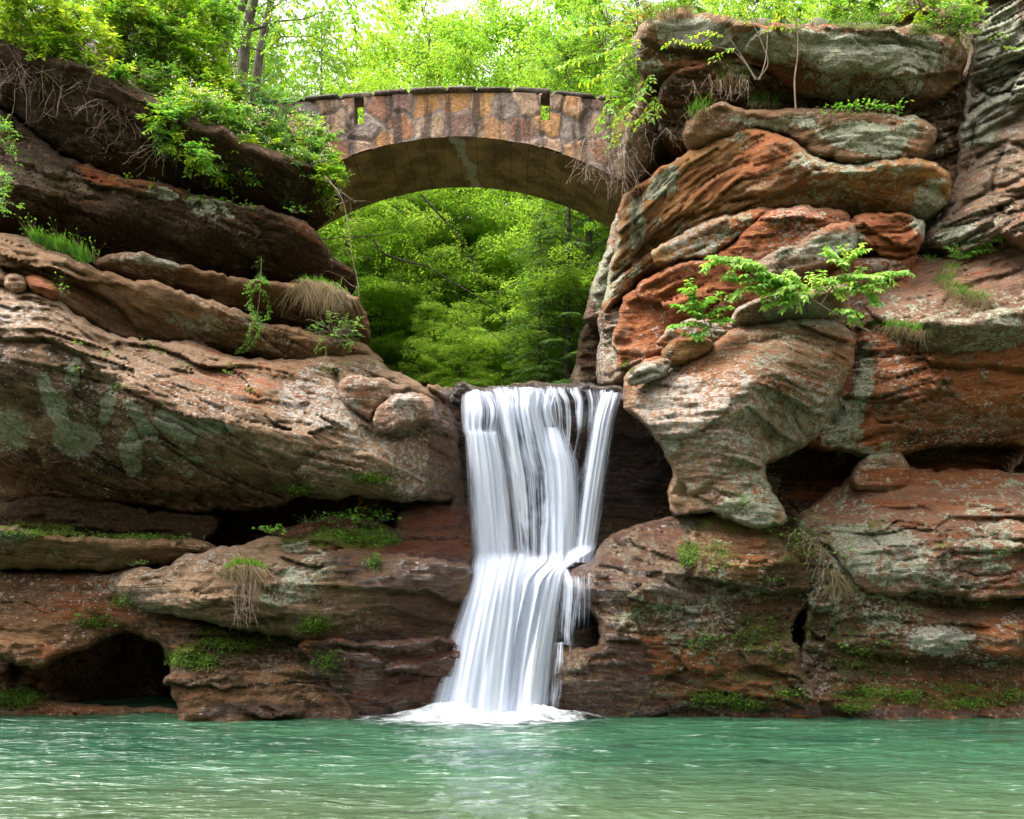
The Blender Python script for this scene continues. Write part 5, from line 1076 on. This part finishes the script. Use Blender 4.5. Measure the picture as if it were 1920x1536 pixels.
settree(mapA, atp(770, 29), 29, .4, .92); settree(mapB, atp(960, 31), 31, 2., 1.12); settree(yng, atp(860, 27), 27, 0., .95); settree(bch, atp(1150, 24), 24, 1., .95); settree(hem, atp(1060, 23), 23, 0., .80)
for (src, px, Y, rz, s, lab) in [
  (mapA, 640, 33, 2.2, .78, 'bright maple seen at the left side of the arch'),
  (mapB, 820, 42, .8, 1.25, 'tall bright maple far behind the crown of the bridge'),
  (mapB, 1060, 38, 4.4, 1.2, 'tall bright maple over the right half of the bridge'),
  (mapA, 1130, 34, 5.0, 1.1, 'bright maple glimpsed between hemlock and right bridge foot'),
  (mapA, 1000, 30, 3.0, .75, 'bright maple between the dark hemlocks in the arch'),
  (mapB, 560, 30, 2.6, .6, 'bright tree on the slope behind the left foot of the arch'),
  (bch, 620, 27, 1.1, .72, 'thin leafy tree against the sky gap left of the middle'),
  (bch, 770, 31, 4.4, .7, 'leafy tree low behind the left part of the arch'),
  (bch, 700, 26, 3.3, .62, 'low young beech under the left half of the arch'),
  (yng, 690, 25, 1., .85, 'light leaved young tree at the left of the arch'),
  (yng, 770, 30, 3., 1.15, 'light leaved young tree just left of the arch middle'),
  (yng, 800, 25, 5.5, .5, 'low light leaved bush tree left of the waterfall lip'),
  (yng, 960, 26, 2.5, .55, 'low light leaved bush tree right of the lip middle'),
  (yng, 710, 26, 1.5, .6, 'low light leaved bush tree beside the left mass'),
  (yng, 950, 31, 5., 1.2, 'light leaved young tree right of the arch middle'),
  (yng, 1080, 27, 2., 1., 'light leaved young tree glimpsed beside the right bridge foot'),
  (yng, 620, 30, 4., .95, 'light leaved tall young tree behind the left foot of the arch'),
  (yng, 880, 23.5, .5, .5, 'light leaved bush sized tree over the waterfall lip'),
  (mapA, 700, 27, 2.0, .62, 'low bright maple in front at the left of the arch'),
  (mapB, 880, 28, 1.0, .60, 'low bright maple beyond the left part of the waterfall lip'),
  (hem, 1010, 23, 1.0, .50, 'young drooping hemlock low in the arch above the waterfall'),
  (hem, 1110, 28, 3.0, 1.15, 'tall hemlock behind the right end of the bridge'),
  (hem, 600, 34, 1.5, 1.15, 'slim hemlock against the sky left of the bridge'),
  (hem, 500, 38, 2.6, 1.1, 'thin dark hemlock at the left of the pale sky gap'),
  (bch, 430, 25, 2.4, 1.0, 'leafy tree on the left bank behind the flowering shrubs'),
  (bch, 150, 24, 4.4, .7, 'leafy tree at the top left on the bank'),
  (mapA, 20, 25, 1.4, .85, 'bright tree at the top left corner'),
  (bch, 1250, 22, 2.9, .8, 'leafy tree behind the cap slab at its left end'),
  (mapA, 1400, 25, 5.5, .8, 'bright tree behind the cap slab of the right cliff'),
  (bch, 1600, 23, 1.9, .8, 'leafy tree above the mossy edge of the cap slab'),
  (mapA, 1750, 26, .2, .8, 'bright tree behind the top right buttress'),
  (hem, 1190, 27, .9, 1.1, 'dark hemlock behind the trailing branch at the right')]:
    o = dup(src, (0, 0, 0), 0, 1., lab); settree(o, atp(px, Y), Y, rz, s)
# ------------------------------------------------------------------ trunks on the left bank
def trunk_tree(label, pl, Y, r, seed, leafy=14):
    rng = np.random.default_rng(seed); s = np.array(smooth3(wp(pl, Y))); root = empty('slender_tree', tuple(s[0]), label, 'tree', 'bare leaning trunks on the left bank')
    A = Acc(); A.add(*tube(s, r, r*.45, 9)); L_ = Acc()
    for k in range(leafy):
        p = s[rng.integers(len(s)//3, len(s))]; e = p+rng.normal(0, 1, 3)*[1.1, .6, .5]+[0, 0, .5]; c = curve(p, e, rng, .06, 7, .08); A.add(*tube(c, r*.22, .006, 4))
        for _ in range(4):
            q = c[rng.integers(3, 7)]; c2 = curve(q, q+rng.normal(0, .35, 3), rng, 0, 5); spray_leaves(L_, c2, rng, .09, .05, .03, G['mid'])
    A.build('trunk', BARK, root); L_.build('crown', LEAF, root, False)
trunk_tree('smooth grey trunk leaning right out of the shrubs on the left bank', [(400,210),(412,110),(440,50),(470,-40),(480,-110)], 19.5, .13, 1)
trunk_tree('thick rough trunk beside the leaning grey one on the left bank', [(436,240),(452,150),(462,60),(480,-20),(486,-110)], 20., .17, 2)
trunk_tree('forked dark trunk just left of the pale sky gap', [(470,230),(486,110),(500,40),(520,-50),(530,-110)], 20.3, .12, 3)
trunk_tree('thin straight stem on the left bank behind the leaves', [(405,160),(408,60),(412,-60)], 20.6, .06, 4, 8)
trunk_tree('crooked pale stem rising from the twiggy bank at the left', [(230,180),(246,110),(250,40),(262,-60)], 17.6, .05, 5, 10)
# ------------------------------------------------------------------ shrubs on the left bank
GS = 'shrubs on the left bank'
B_ = [('yellow green shrub in the top left corner above the root tangle', 50,30,100,50,14.9,'yellow',0),
 ('yellow green shrub right of the corner shrub, leaning over the root tangle', 150,62,62,34,15.0,'yellow',0),
 ('small yellow green shrub hanging over the pale stone at the left bank', 105,95,44,22,14.8,'bright',0),
 ('tall green shrub with reddish stems at the top left', 215,14,60,44,15.8,'bright',0),
 ('olive shrub above the biggest knot of bare roots', 262,70,62,60,16.2,'olive',0),
 ('dense green shrub left of the leaning trunks', 330,40,60,66,16.8,'bright',0),
 ('green shrub in front of the leaning trunks, touching the frame top', 395,40,50,50,17.5,'mid',0),
 ('leafy green shrub under the leaning trunks', 370,120,60,56,16.8,'bright',0),
 ('small leafy sprig growing out of the root knot', 222,142,16,16,14.8,'fresh',0),
 ('small leafy sprig on the overhang edge left of the root knot', 162,108,24,14,14.8,'fresh',0),
 ('shrub hanging low over the dark overhang, lowest leaves of the left bank', 316,238,34,46,15.0,'fresh',0),
 ('white flowering shrub at the middle of the left bank', 372,220,62,46,15.6,'fresh',.5),
 ('hanging green sprays at the foot of the first flowering shrub', 372,296,24,28,15.0,'fresh',0),
 ('pale flowering shrub between hemlock sprays and bridge', 466,258,56,42,16.2,'fresh',.45),
 ('large white flowering shrub covering the left end of the bridge', 566,268,66,40,16.9,'fresh',.7),
 ('flowering shrub spilling down beside the arch springing', 598,312,44,44,16.9,'mid',.5),
 ('light green shrub above the hemlock sprays', 430,168,50,34,17.2,'bright',0),
 ('broad green shrub on the bank above the dark overhang', 300,170,60,34,15.9,'mid',0),
 ('bright shrub filling the bank left of the feathery boughs', 410,200,50,44,16.4,'bright',0),
 ('leafy shrub under the pale flowering one, hanging over the dark rock', 446,300,52,36,15.9,'fresh',.2),
 ('leafy shrub spilling over the dark slab left of the arch springing', 530,306,56,34,16.5,'mid',.35),
 ('low sprays on the rock right at the arch springing', 616,340,26,36,16.6,'bright',.3),
 ('deep green shrub hugging the rock under the flowering shrubs', 500,318,70,24,16.3,'deep',.15)]
for i, (lab, px, py, rx, ry, Y, c, fl) in enumerate(B_):
    ar = rx*ry; bush(lab, px, py, rx, ry, Y-.35, 100+i, c, base=(px, py+ry*.75, Y+.7), nc=max(12, int(ar/34)), nl=38, flowers=fl, group=GS, cl=.13, bare=.12, L=.105, W=.05, cols=[c, c, 'bright' if c != 'deep' else 'mid', 'yellow' if c in ('bright', 'yellow', 'fresh') else 'mid'])
# feathery hemlock boughs
for i, (lab, pls) in enumerate([('feathery hemlock bough drooping across the left bank', [[(430,110),(470,190),(500,250)],[(440,150),(420,190),(395,205)],[(450,150),(500,180),(540,215)],[(420,200),(450,250),(450,300)]]),
   ('lower hemlock bough hanging over the dark overhang', [[(430,230),(450,280),(420,320)],[(440,240),(490,290),(520,300)],[(430,220),(410,270),(400,300)]])]):
    rng = np.random.default_rng(300+i); root = empty('hemlock_bough', P(440, 130, 16.6), lab, 'branch', 'hemlock boughs on the left bank'); st, lf = Acc(), Acc()
    for pl in pls:
        s = np.array(smooth3(wp(pl, 15.9))); st.add(*tube(s, .014, .005, 5))
        for k in range(3, len(s)):
            for sg in (-1, 1):
                for q in range(2):
                    t = rn(s[min(k+1, len(s)-1)]-s[k-1]); sd = np.cross(t, [0, 1, 0])*sg+t*.8+rng.normal(0, .2, 3); c = curve(s[k], s[k]+rn(sd)*rng.uniform(.25, .6)+[0, -.1, -.05], rng, .05, 6, .03)
                    spray_leaves(lf, c, rng, .075, .022, .010, G['mid'] if rng.random() < .6 else G['deep'], side=.8, droop=.1, nup=(0, -.7, .6))
    st.build('branch', TWIG, root); lf.build('foliage', NEEDLE, root, False)
twigs('tangle of thin bare twigs hanging over the rock at the far top left', [(x, y, 14.6) for x, y in [(-10,70),(10,95),(30,80),(50,90),(70,100),(90,85),(0,120)]], 1, (.5, 1.4), 9, .006, spread=.7)
twigs('brown root tangle along the edge of the overhang', [(x, y, 14.9) for x, y in [(110,110),(130,120),(150,118),(180,125),(200,115),(170,100),(140,95)]], 2, (.3, .9), 10, .006, spread=.9, down=.5)
twigs('big knot of pale roots sprawling down the dark overhang', [(x, y, 14.8) for x, y in [(200,150),(215,160),(230,158),(250,165),(262,180),(240,150),(225,135)]], 3, (.5, 1.3), 8, .009, spread=.9, down=.7, sub=4)
twigs('long crooked dead branch hanging from the overhang edge', [(125,110,14.6),(132,118,14.6)], 4, (.9, 1.2), 2, .012, spread=.15)
twigs('bare twigs under the hanging shrub in front of the dark rock', [(300,260,14.7),(320,270,14.7),(290,240,14.7)], 5, (.5, .9), 3, .007, spread=.6)
twigs('tangle of pale dead twigs at the right springing of the arch', [(x, y, 15.6) for x, y in [(1110,260),(1130,250),(1150,255),(1170,270),(1140,280),(1160,300),(1120,235),(1175,240)]], 6, (.6, 1.4), 6, .007, spread=.55)
twigs('dead twigs sprawling on the rock behind the trailing branch', [(x, y, 15.4) for x, y in [(1180,210),(1210,230),(1250,240),(1190,180)]], 7, (.4, .9), 4, .006, spread=.7, mat=TWIG)
twigs('pale rootlets hanging from the ledge under the cap slab', [(x, y, 14.9) for x, y in [(1300,150),(1330,140),(1350,150),(1370,160),(1390,140),(1400,150)]], 8, (.2, .5), 4, .005, spread=.3)
for i, (lab, pl, r) in enumerate([('long thin bare branch dangling down past the arch springing', [(610,330,15.6),(640,370,15.5),(652,420,15.5),(660,480,15.4),(672,540,15.4),(668,590,15.4)], .010),
   ('forked pale twig beside the arch springing', [(620,345,15.6),(640,360,15.5),(668,380,15.4)], .008)]):
    rng = np.random.default_rng(40+i); A = Acc(); s = np.array(smooth3(wp(pl))); A.add(*tube(s, r, r*.4, 5))
    for _ in range(9): q = s[rng.integers(3, len(s))]; A.add(*tube(curve(q, q+rng.normal(0, .3, 3)-[0, .05, .15], rng, 0, 6, .1), r*.4, .002, 4))
    tag(A.build('dead_branch', PALE), lab, 'branch')
A = Acc(); L_ = Acc(); rng = np.random.default_rng(77); root = empty('bare_branch', P(740, 470, 21.), 'dark bare limb crossing the middle of the arch in front of the leaves', 'branch')
for pl, r in [([(700,450),(720,475),(760,490),(800,500),(850,530),(900,560),(960,610)], .03), ([(790,365),(830,410),(870,460),(900,520)], .03), ([(590,450),(650,445),(720,440),(780,430)], .014), ([(850,530),(870,580),(940,640),(960,660)], .014)]:
    s = np.array(smooth3(wp(pl, 21.))); A.add(*tube(s, r, r*.4, 6))
    for _ in range(7): q = s[rng.integers(2, len(s))]; c = curve(q, q+rng.normal(0, .45, 3), rng, 0, 6, .1); A.add(*tube(c, r*.3, .003, 4)); spray_leaves(L_, c, rng, .10, .065, .05, G['bright'])
A.build('wood', BARK, root); L_.build('foliage', LEAF, root, False)
# ------------------------------------------------------------------ right side: trailing branch, cap slab shrubs
sapling('long trailing branch with large light green leaves hanging over the right end of the bridge', [[(1215,90,15.2),(1180,110,15.1),(1150,130,15.0)]],
  [[(1200,90,15.0),(1150,95,14.8),(1090,110,14.6),(1050,125,14.5)],[(1190,60,15.1),(1130,50,14.8),(1070,60,14.6)],[(1180,110,15.),(1150,150,14.8),(1140,200,14.6),(1120,240,14.5)],[(1220,140,15.),(1200,180,14.8),(1160,220,14.6),(1150,270,14.5)],[(1230,180,15.),(1215,215,14.8),(1180,235,14.7)],[(1150,130,15.),(1110,150,14.8),(1080,140,14.6)],[(1190,40,15.2),(1160,20,15.),(1120,10,14.8)]], 21, .10, .055, .042, 'bright', 'overhanging_branch', 'branch', .10, .38, .012, droop=.35, cols=['bright', 'pale', 'yellow'])
sapling('slender multi stemmed shrub standing in front of the cap slab, left part', [[(1420,150),(1440,120),(1428,80),(1410,40),(1400,10)],[(1424,150),(1436,110),(1440,60),(1450,20)],[(1416,150),(1400,120),(1380,90),(1360,60)],[(1418,148),(1380,100),(1340,88)]],
  [[(1410,50),(1380,30),(1340,25)],[(1400,30),(1400,5),(1380,-20)],[(1440,40),(1470,30),(1500,45)],[(1360,70),(1330,60),(1290,70)],[(1340,88),(1300,85),(1262,76),(1240,92)],[(1430,60),(1460,50),(1490,60)],[(1380,90),(1350,100),(1330,110)],[(1445,20),(1490,20),(1530,36)]], 22, .075, .036, .04, 'yellow', 'shrub', 'shrub', .13, .3, .012, Y=14.4, cols=['yellow', 'bright', 'pale'])
sapling('thin straight sapling rising from the ledge past the cap slab', [[(1492,204),(1490,150),(1496,100),(1494,50),(1486,0),(1480,-40)]], [[(1496,60),(1530,20),(1560,10)],[(1490,20),(1450,5),(1420,10)],[(1494,40),(1470,20),(1450,24)]], 23, .07, .034, .04, 'bright', 'sapling', 'sapling', .13, .3, .016, Y=14.3)
for i, (lab, px, py, rx, ry, Y, c) in enumerate([('low green shrub behind the brow of the cap slab', 1440,4,70,18,15.7,'mid'), ('bright shrub on top of the cap slab, near its middle', 1590,8,60,22,15.6,'bright'), ('yellow green shrub on the cap slab near the buttress', 1730,6,60,20,15.4,'yellow'),
  ('light shrub leaning from the cap slab into the cleft', 1790,34,40,22,15.0,'pale'), ('leafy shrub at the left end of the cap slab', 1290,0,50,20,16.2,'mid'), ('green shrub at the foot of the right cliff top, behind the branch', 1180,150,36,60,16.8,'mid'),
  ('dense green shrub between bridge and cap slab', 1130,60,60,70,19.5,'bright'), ('leafy shrub above the bridge coping at its right end', 1060,110,50,44,20.5,'mid'), ('shrub with rusty new leaves beside the left end of the cap slab', 1200,40,30,40,17.5,'olive')]):
    bush(lab, px, py, rx, ry, Y, 160+i, c, base=(px, py+ry*.8, Y+.5), nc=max(14, int(rx*ry/36)), nl=34, L=.09, W=.048, group='shrubs on the right cliff top', cl=.16, cols=[c, 'bright', 'mid'] if i != 8 else ['olive', 'bright', 'rust'])
sapling('small twig with light leaves against the pale buttress', [[(1850,80),(1880,86),(1910,100)]], [[(1850,76),(1870,66),(1890,70)],[(1880,86),(1910,90),(1930,80)]], 24, .07, .035, .04, 'bright', 'sprig', 'plant', .12, .2, .006)
# beech and maple saplings on the right
sapling('pale green beech sapling leaning out over the big boulder', [[(1630,622),(1600,606),(1560,585),(1520,560),(1480,540)],[(1540,570),(1560,540),(1580,510)]],
  [[(1500,550),(1450,520),(1400,500),(1350,490),(1325,500)],[(1490,540),(1440,535),(1400,540),(1370,560)],[(1480,540),(1430,510),(1380,495)],[(1520,560),(1500,530),(1480,510)],[(1530,560),(1540,530),(1560,520),(1590,515)],[(1570,530),(1600,520),(1640,515),(1690,510)],[(1580,510),(1590,485),(1610,470)],[(1560,540),(1600,545),(1630,530)],[(1560,585),(1590,580),(1600,595)],[(1470,530),(1420,522),(1360,520)],[(1440,512),(1400,488),(1340,482)],[(1600,540),(1620,545),(1640,560)],[(1500,540),(1480,560),(1440,570)],[(1500,550),(1460,550),(1420,545)],[(1590,500),(1560,480),(1550,470)]], 25, .10, .05, .020, 'pale', 'beech_sapling', 'sapling', .045, .42, .017, Y=12.95, droop=.35, cols=['pale', 'pale', 'fresh'])
sapling('small bright green maple sapling in the crevice above the big boulder', [[(1335,630),(1320,600),(1310,570)]],
  [[(1320,600),(1290,580),(1262,570)],[(1315,590),(1300,560),(1280,540)],[(1310,570),(1300,545),(1292,530)],[(1320,600),(1345,580),(1370,575)],[(1325,605),(1350,600),(1368,600)],[(1325,610),(1295,605),(1255,612)],[(1312,580),(1335,560),(1350,548)],[(1330,615),(1310,625),(1290,628)]], 26, .095, .055, .022, 'fresh', 'maple_sapling', 'sapling', .045, .28, .010, Y=13.6, droop=.25)
# climbers, herbs and sprigs
sapling('creeping vine with small round leaves hanging down the left ledges', [[(490,480),(488,540),(480,600),(460,655)]], [[(490,480),(486,510),(500,530)],[(488,530),(470,560),(478,600)],[(490,540),(505,570),(500,600)],[(480,580),(486,620),(460,660)],[(475,600),(462,640),(446,662)],[(492,520),(470,530),(462,550)]], 27, .05, .038, .035, 'fresh', 'climbing_vine', 'vine', .06, .16, .006, droop=.4)
bush('low leafy bush in the corner between the left ledges and the arch', 628,622,50,32,14.6,201,'fresh', base=(640,650,14.9), nc=46, nl=22, L=.042, W=.024, cl=.10, cols=['fresh', 'mid', 'deep'])
bush('bright leafy twigs reaching in at the left edge, upper bunch', 2,250,26,34,12.5,202,'fresh', base=(-40,290,12.6), nc=12, nl=20, L=.06, W=.03, cl=.10)
bush('bright leafy twigs reaching in at the left edge, lower bunch', 4,365,24,46,12.5,203,'fresh', base=(-40,390,12.6), nc=16, nl=20, L=.06, W=.03, cl=.10)
tuft('tall fresh grass on the sloping ledge at the far left', [(70,455),(95,465),(120,472),(145,480),(160,490)], 11, 50, .30, 'grass', .008)
herbs('leafy weed among the tall grass at the far left', [(60,450),(110,465),(150,478),(178,496)], 12, 14, .06, .022, .34, 'fresh')
herb('single upright weed on the ledge edge below the grass', [(112,560),(116,548)], 13, 12, .05, .03, .2, 'fresh')
herbs('small round leaved plant under the left overhang', [(360,378),(400,380),(430,386),(460,392),(240,342),(290,352)], 14, 8, .07, .055, .06, 'mid')
herbs('broad leaved sprig below the bridge foot', [(530,386),(548,392),(556,400)], 15, 10, .085, .07, .08, 'fresh')
tuft('fringe of dead brown grass hanging off the left ledge', [(575,532),(592,536),(608,538),(622,542),(636,550),(600,534)], 16, 50, .14, 'grass', .006, hang=2.6, hl=.62, spread=.07)
herbs('thin weed above the hanging dead grass', [(548,520),(570,520),(600,522)], 17, 12, .04, .02, .14, 'grass')
tuft('grass tuft with long pale roots hanging from the broad ledge', [(436,1068),(450,1060),(470,1062),(486,1066)], 18, 60, .16, 'fresh', .007, hang=1.2, hl=.62, spread=.06)
twigs('pale roots dangling below the grass tuft on the broad ledge', [(440,1090,13.15),(455,1095,13.1),(470,1090,13.1),(480,1088,13.1)], 19, (.4, .75), 4, .006, spread=.12)
herb('lush leafy plants with yellow flowers beside the recess', [(640,985),(660,975),(680,985),(700,990),(715,978),(690,968)], 20, 16, .085, .06, .16, 'mid', flowers=[(676,940),(672,950),(684,952)], cols=['mid', 'fresh', 'deep'])
herb('round leaved plant in the mouth of the left recess', [(500,1000),(512,1004),(520,1000)], 21, 12, .075, .06, .10, 'fresh')
herb('trailing plants left of the yellow flowers', [(580,985),(600,982),(620,980)], 22, 12, .05, .03, .14, 'fresh')
for i, (lab, sp) in enumerate([('little weed on the sloping left mass', [(150,650),(200,670),(300,665),(340,690),(430,690),(430,705),(470,740),(280,650)]), ('tiny green sprig on the rock above the rounded boulder', [(620,700),(650,690),(700,685)]),
   ('fern sprig on the dark face of the left mass', [(145,700),(220,735),(230,730)]), ('green sprig under the nose of the left mass', [(540,925),(580,925),(640,920),(800,915),(830,905)]), ('weed hanging on the low mossy ledge', [(108,1040),(104,1050)]), ('sprig at the left end of the broad ledge', [(250,1062),(270,1060)]), ('sprig beside the cave arch', [(200,1160),(215,1175),(150,1160)])]):
    herbs(lab, sp, 50+i, 9, .038, .024, .07, 'fresh', spread=.05)
frond_plant('bright fern in the hollow of the boulder pillar', 1392, 945, [(-14,-20),(10,-22),(-20,-6),(20,-10),(16,6),(-6,10),(0,-26)], 31, .06, .014, 'fresh')
frond_plant('spreading green ferns on the slope at the right edge', 1800, 486, [(-40,-16),(-20,-30),(10,-30),(40,-28),(70,-26),(90,-34),(-30,0),(30,-6),(60,-8)], 32, .07, .018, 'fresh', gap=.016)
frond_plant('small fern tufts left of the spreading ferns', 1745, 492, [(-20,-10),(10,-14),(20,-4),(-10,-16)], 33, .06, .02, 'fresh')
frond_plant('little fern on the knob of the boulder pillar', 1345, 838, [(-10,-10),(8,-14),(12,2),(-12,2)], 34, .05, .016, 'fresh')
tuft('long grass falling down the slope at the right', [(1770,530),(1785,545),(1800,555),(1820,560),(1840,565),(1780,510)], 35, 44, .22, 'grass', .006, hang=1.6, hl=.5, spread=.08)
tuft('dense green grass cushion with a brown fringe on the red rock', [(1650,612),(1670,614),(1690,616),(1710,620),(1725,622)], 36, 70, .16, 'grass', .006, hang=1.0, hl=.32, spread=.06)
tuft('thin grass at the left end of the second bed of the right cliff', [(1300,214),(1320,206)], 137, 34, .26, 'grass', .006, hang=.5, hl=.3)
tuft('thin grass under the multi stemmed shrub on the second bed', [(1430,196),(1450,198),(1410,196)], 37, 30, .26, 'grass', .006, hang=.5, hl=.3)
tuft('grass hanging under the cap slab at its left part', [(1370,140),(1390,146),(1350,150)], 38, 30, .28, 'olive', .006, hang=.8, hl=.4)
tuft('brown grass fringe on the left brow of the cap slab', [(1220,40),(1240,28),(1260,22),(1290,18)], 39, 36, .18, 'olive', .006, hang=1., hl=.3)
herbs('broad leaved plant in the joint under the cap slab', [(x, 212) for x in range(1555, 1690, 14)], 40, 9, .075, .055, .08, 'fresh')
herb('tangle of weeds and brambles in the notch right of the pillar', [(1500,975),(1520,990),(1540,1005),(1555,1020),(1560,1040),(1580,1050),(1600,1060),(1530,1060),(1545,1090),(1500,1010)], 41, 13, .055, .035, .14, 'mid', spread=.14, cols=['mid', 'fresh', 'deep'])
tuft('bundle of dead grass slanting down the notch', [(1555,1070),(1565,1080),(1572,1090),(1580,1080)], 42, 14, .12, 'grass', .006, hang=3., hl=.7, spread=.05)
twigs('fine brown stems sprawling in the notch', [(1500,990,13.3),(1520,1010,13.3),(1540,1030,13.3),(1560,1050,13.2)], 43, (.3, .7), 5, .005, mat=TWIG, spread=.6, name='withered_bramble', cat='bramble')
herb('light leaved plant on a thin stalk before the shelving rock', [(1625,1000),(1630,990)], 44, 12, .06, .025, .14, 'fresh')
herb('bramble sprig at the foot of the pillar', [(1430,1000),(1440,996)], 45, 10, .055, .04, .09, 'fresh')
herbs('small herb on the eroded right bank', [(1450,1090),(1600,1110),(1690,1145),(1720,1150),(1840,1140),(1800,1120),(1580,1215),(1600,1225),(1625,1222),(1570,1240),(1655,1210),(1880,1040),(1760,1030)], 46, 9, .04, .032, .05, 'fresh', spread=.06)
herb('dry reddish weed at the right edge in the dark recess', [(1900,880),(1910,870),(1895,890)], 47, 10, .04, .02, .2, 'rust')
# cushions of tiny plants (nobody could count them)
def cushion(label, blobs, seed, col=('moss', 'olive', 'mid'), L=.028):
    rng = np.random.default_rng(seed); A = Acc()
    for (x, y, rx, ry, n) in blobs:
        for k in range(n):
            px, py = x+rng.normal(0, .5)*rx, y+rng.normal(0, .5)*ry; c = np.array(P(px, py, face(px, py)-.012)); m = 5; o = rng.normal(0, .022, (m, 3))
            A.add(*leaves(c+o, rng.normal(0, 1, (m, 3))+[0, -.4, 0], rng.normal(0, .5, (m, 3))+[0, -.7, .6], L, L*.7, np.array(G[col[rng.integers(len(col))]])*rng.uniform(.8, 1.3), rng))
    tag(A.build('ground_cover', LEAF, None, False), label, None, None, 'stuff')
cushion(None, [(1340,1312,50,14,200),(1400,1322,40,10,120),(1480,1300,30,8,60),(1600,1325,40,10,120),(1700,1308,40,14,120),(1820,1318,50,12,160),(1900,1300,30,12,80),(1640,1296,60,14,160),(1780,1290,90,10,120)], 1)
cushion(None, [(360,1240,50,14,200),(590,1172,34,16,200),(430,1206,60,12,120),(610,1240,30,24,120),(40,1306,50,18,260),(660,1002,50,16,260),(720,1010,40,14,160),(700,1050,14,14,60),(80,1000,90,5,160),(250,1006,100,4,120),(690,896,40,10,120),(560,918,40,8,80)], 2)
cushion(None, [(1290,1040,18,20,120),(1620,36,80,6,200),(1740,50,40,6,100),(1420,1190,80,40,160),(1340,1040,50,30,120),(1500,1010,40,30,120),(1620,1240,90,30,120),(1330,1200,50,20,70),(180,1166,40,12,100),(230,1130,20,10,50)], 3)
# far wood
def farwood():
    rng = np.random.default_rng(9); A = Acc()
    n = 60000; x = rng.uniform(-60, 60, n); y = rng.uniform(46, 62, n); z = terrain(x, y)+rng.uniform(0, 1, n)**.8*20*(.75+.3*vn(x*.12, y*.1, 0, 3))
    keep = fbm(x*.3, y*.3, z*.35, 4, 3) > -.12; x, y, z = x[keep], y[keep], z[keep]; n = len(x)
    A.add(*leaves(np.stack([x, y, z], 1), rng.normal(0, 1, (n, 3)), rng.normal(0, .5, (n, 3))+[0, -.3, .8], .42, .32, np.array((.26, .48, .06)), rng, .4))
    tag(A.build('far_wood', LEAF, None, False), None, None, None, 'stuff')
farwood()

twigs('few pale bare twigs poking into the bottom left corner', [(-30, 1560, 7.2), (-14, 1570, 7.2), (0, 1575, 7.2)], 91, (.12, .3), 3, .0035, spread=.5, down=-1., name='bare_twigs', cat='twigs')

for i, (lab, st_, tw) in enumerate([
  ('airy leafy branch hanging from the frame top left of the pale sky gap', [[(500,-70,19),(530,-10,18.8)]], [[(530,-10,18.8),(560,50,18.6),(575,110,18.5)],[(530,-10,18.8),(520,50,18.6),(500,100,18.5)],[(530,-10,18.8),(590,20,18.6),(640,50,18.5)]]),
  ('airy leafy branch hanging across the trunks at the top left', [[(330,-80,17.4),(350,-20,17.2)]], [[(350,-20,17.2),(390,40,17.),(430,90,17.)],[(350,-20,17.2),(340,50,17.),(330,110,17.)],[(350,-20,17.2),(300,30,17.),(270,70,17.)]]),
  ('light leafy branch hanging over the sky gap from the frame top', [[(620,-80,20),(640,-20,20)]], [[(640,-20,20),(660,30,19.8),(670,90,19.8)],[(640,-20,20),(620,40,19.8),(600,90,19.8)],[(640,-20,20),(700,10,19.8),(740,40,19.8)]])]):
    sapling(lab, st_, tw, 500+i, .11, .055, .05, 'bright', 'overhanging_branch', 'branch', .17, .55, .018, droop=.35, cols=['bright', 'mid', 'yellow'])
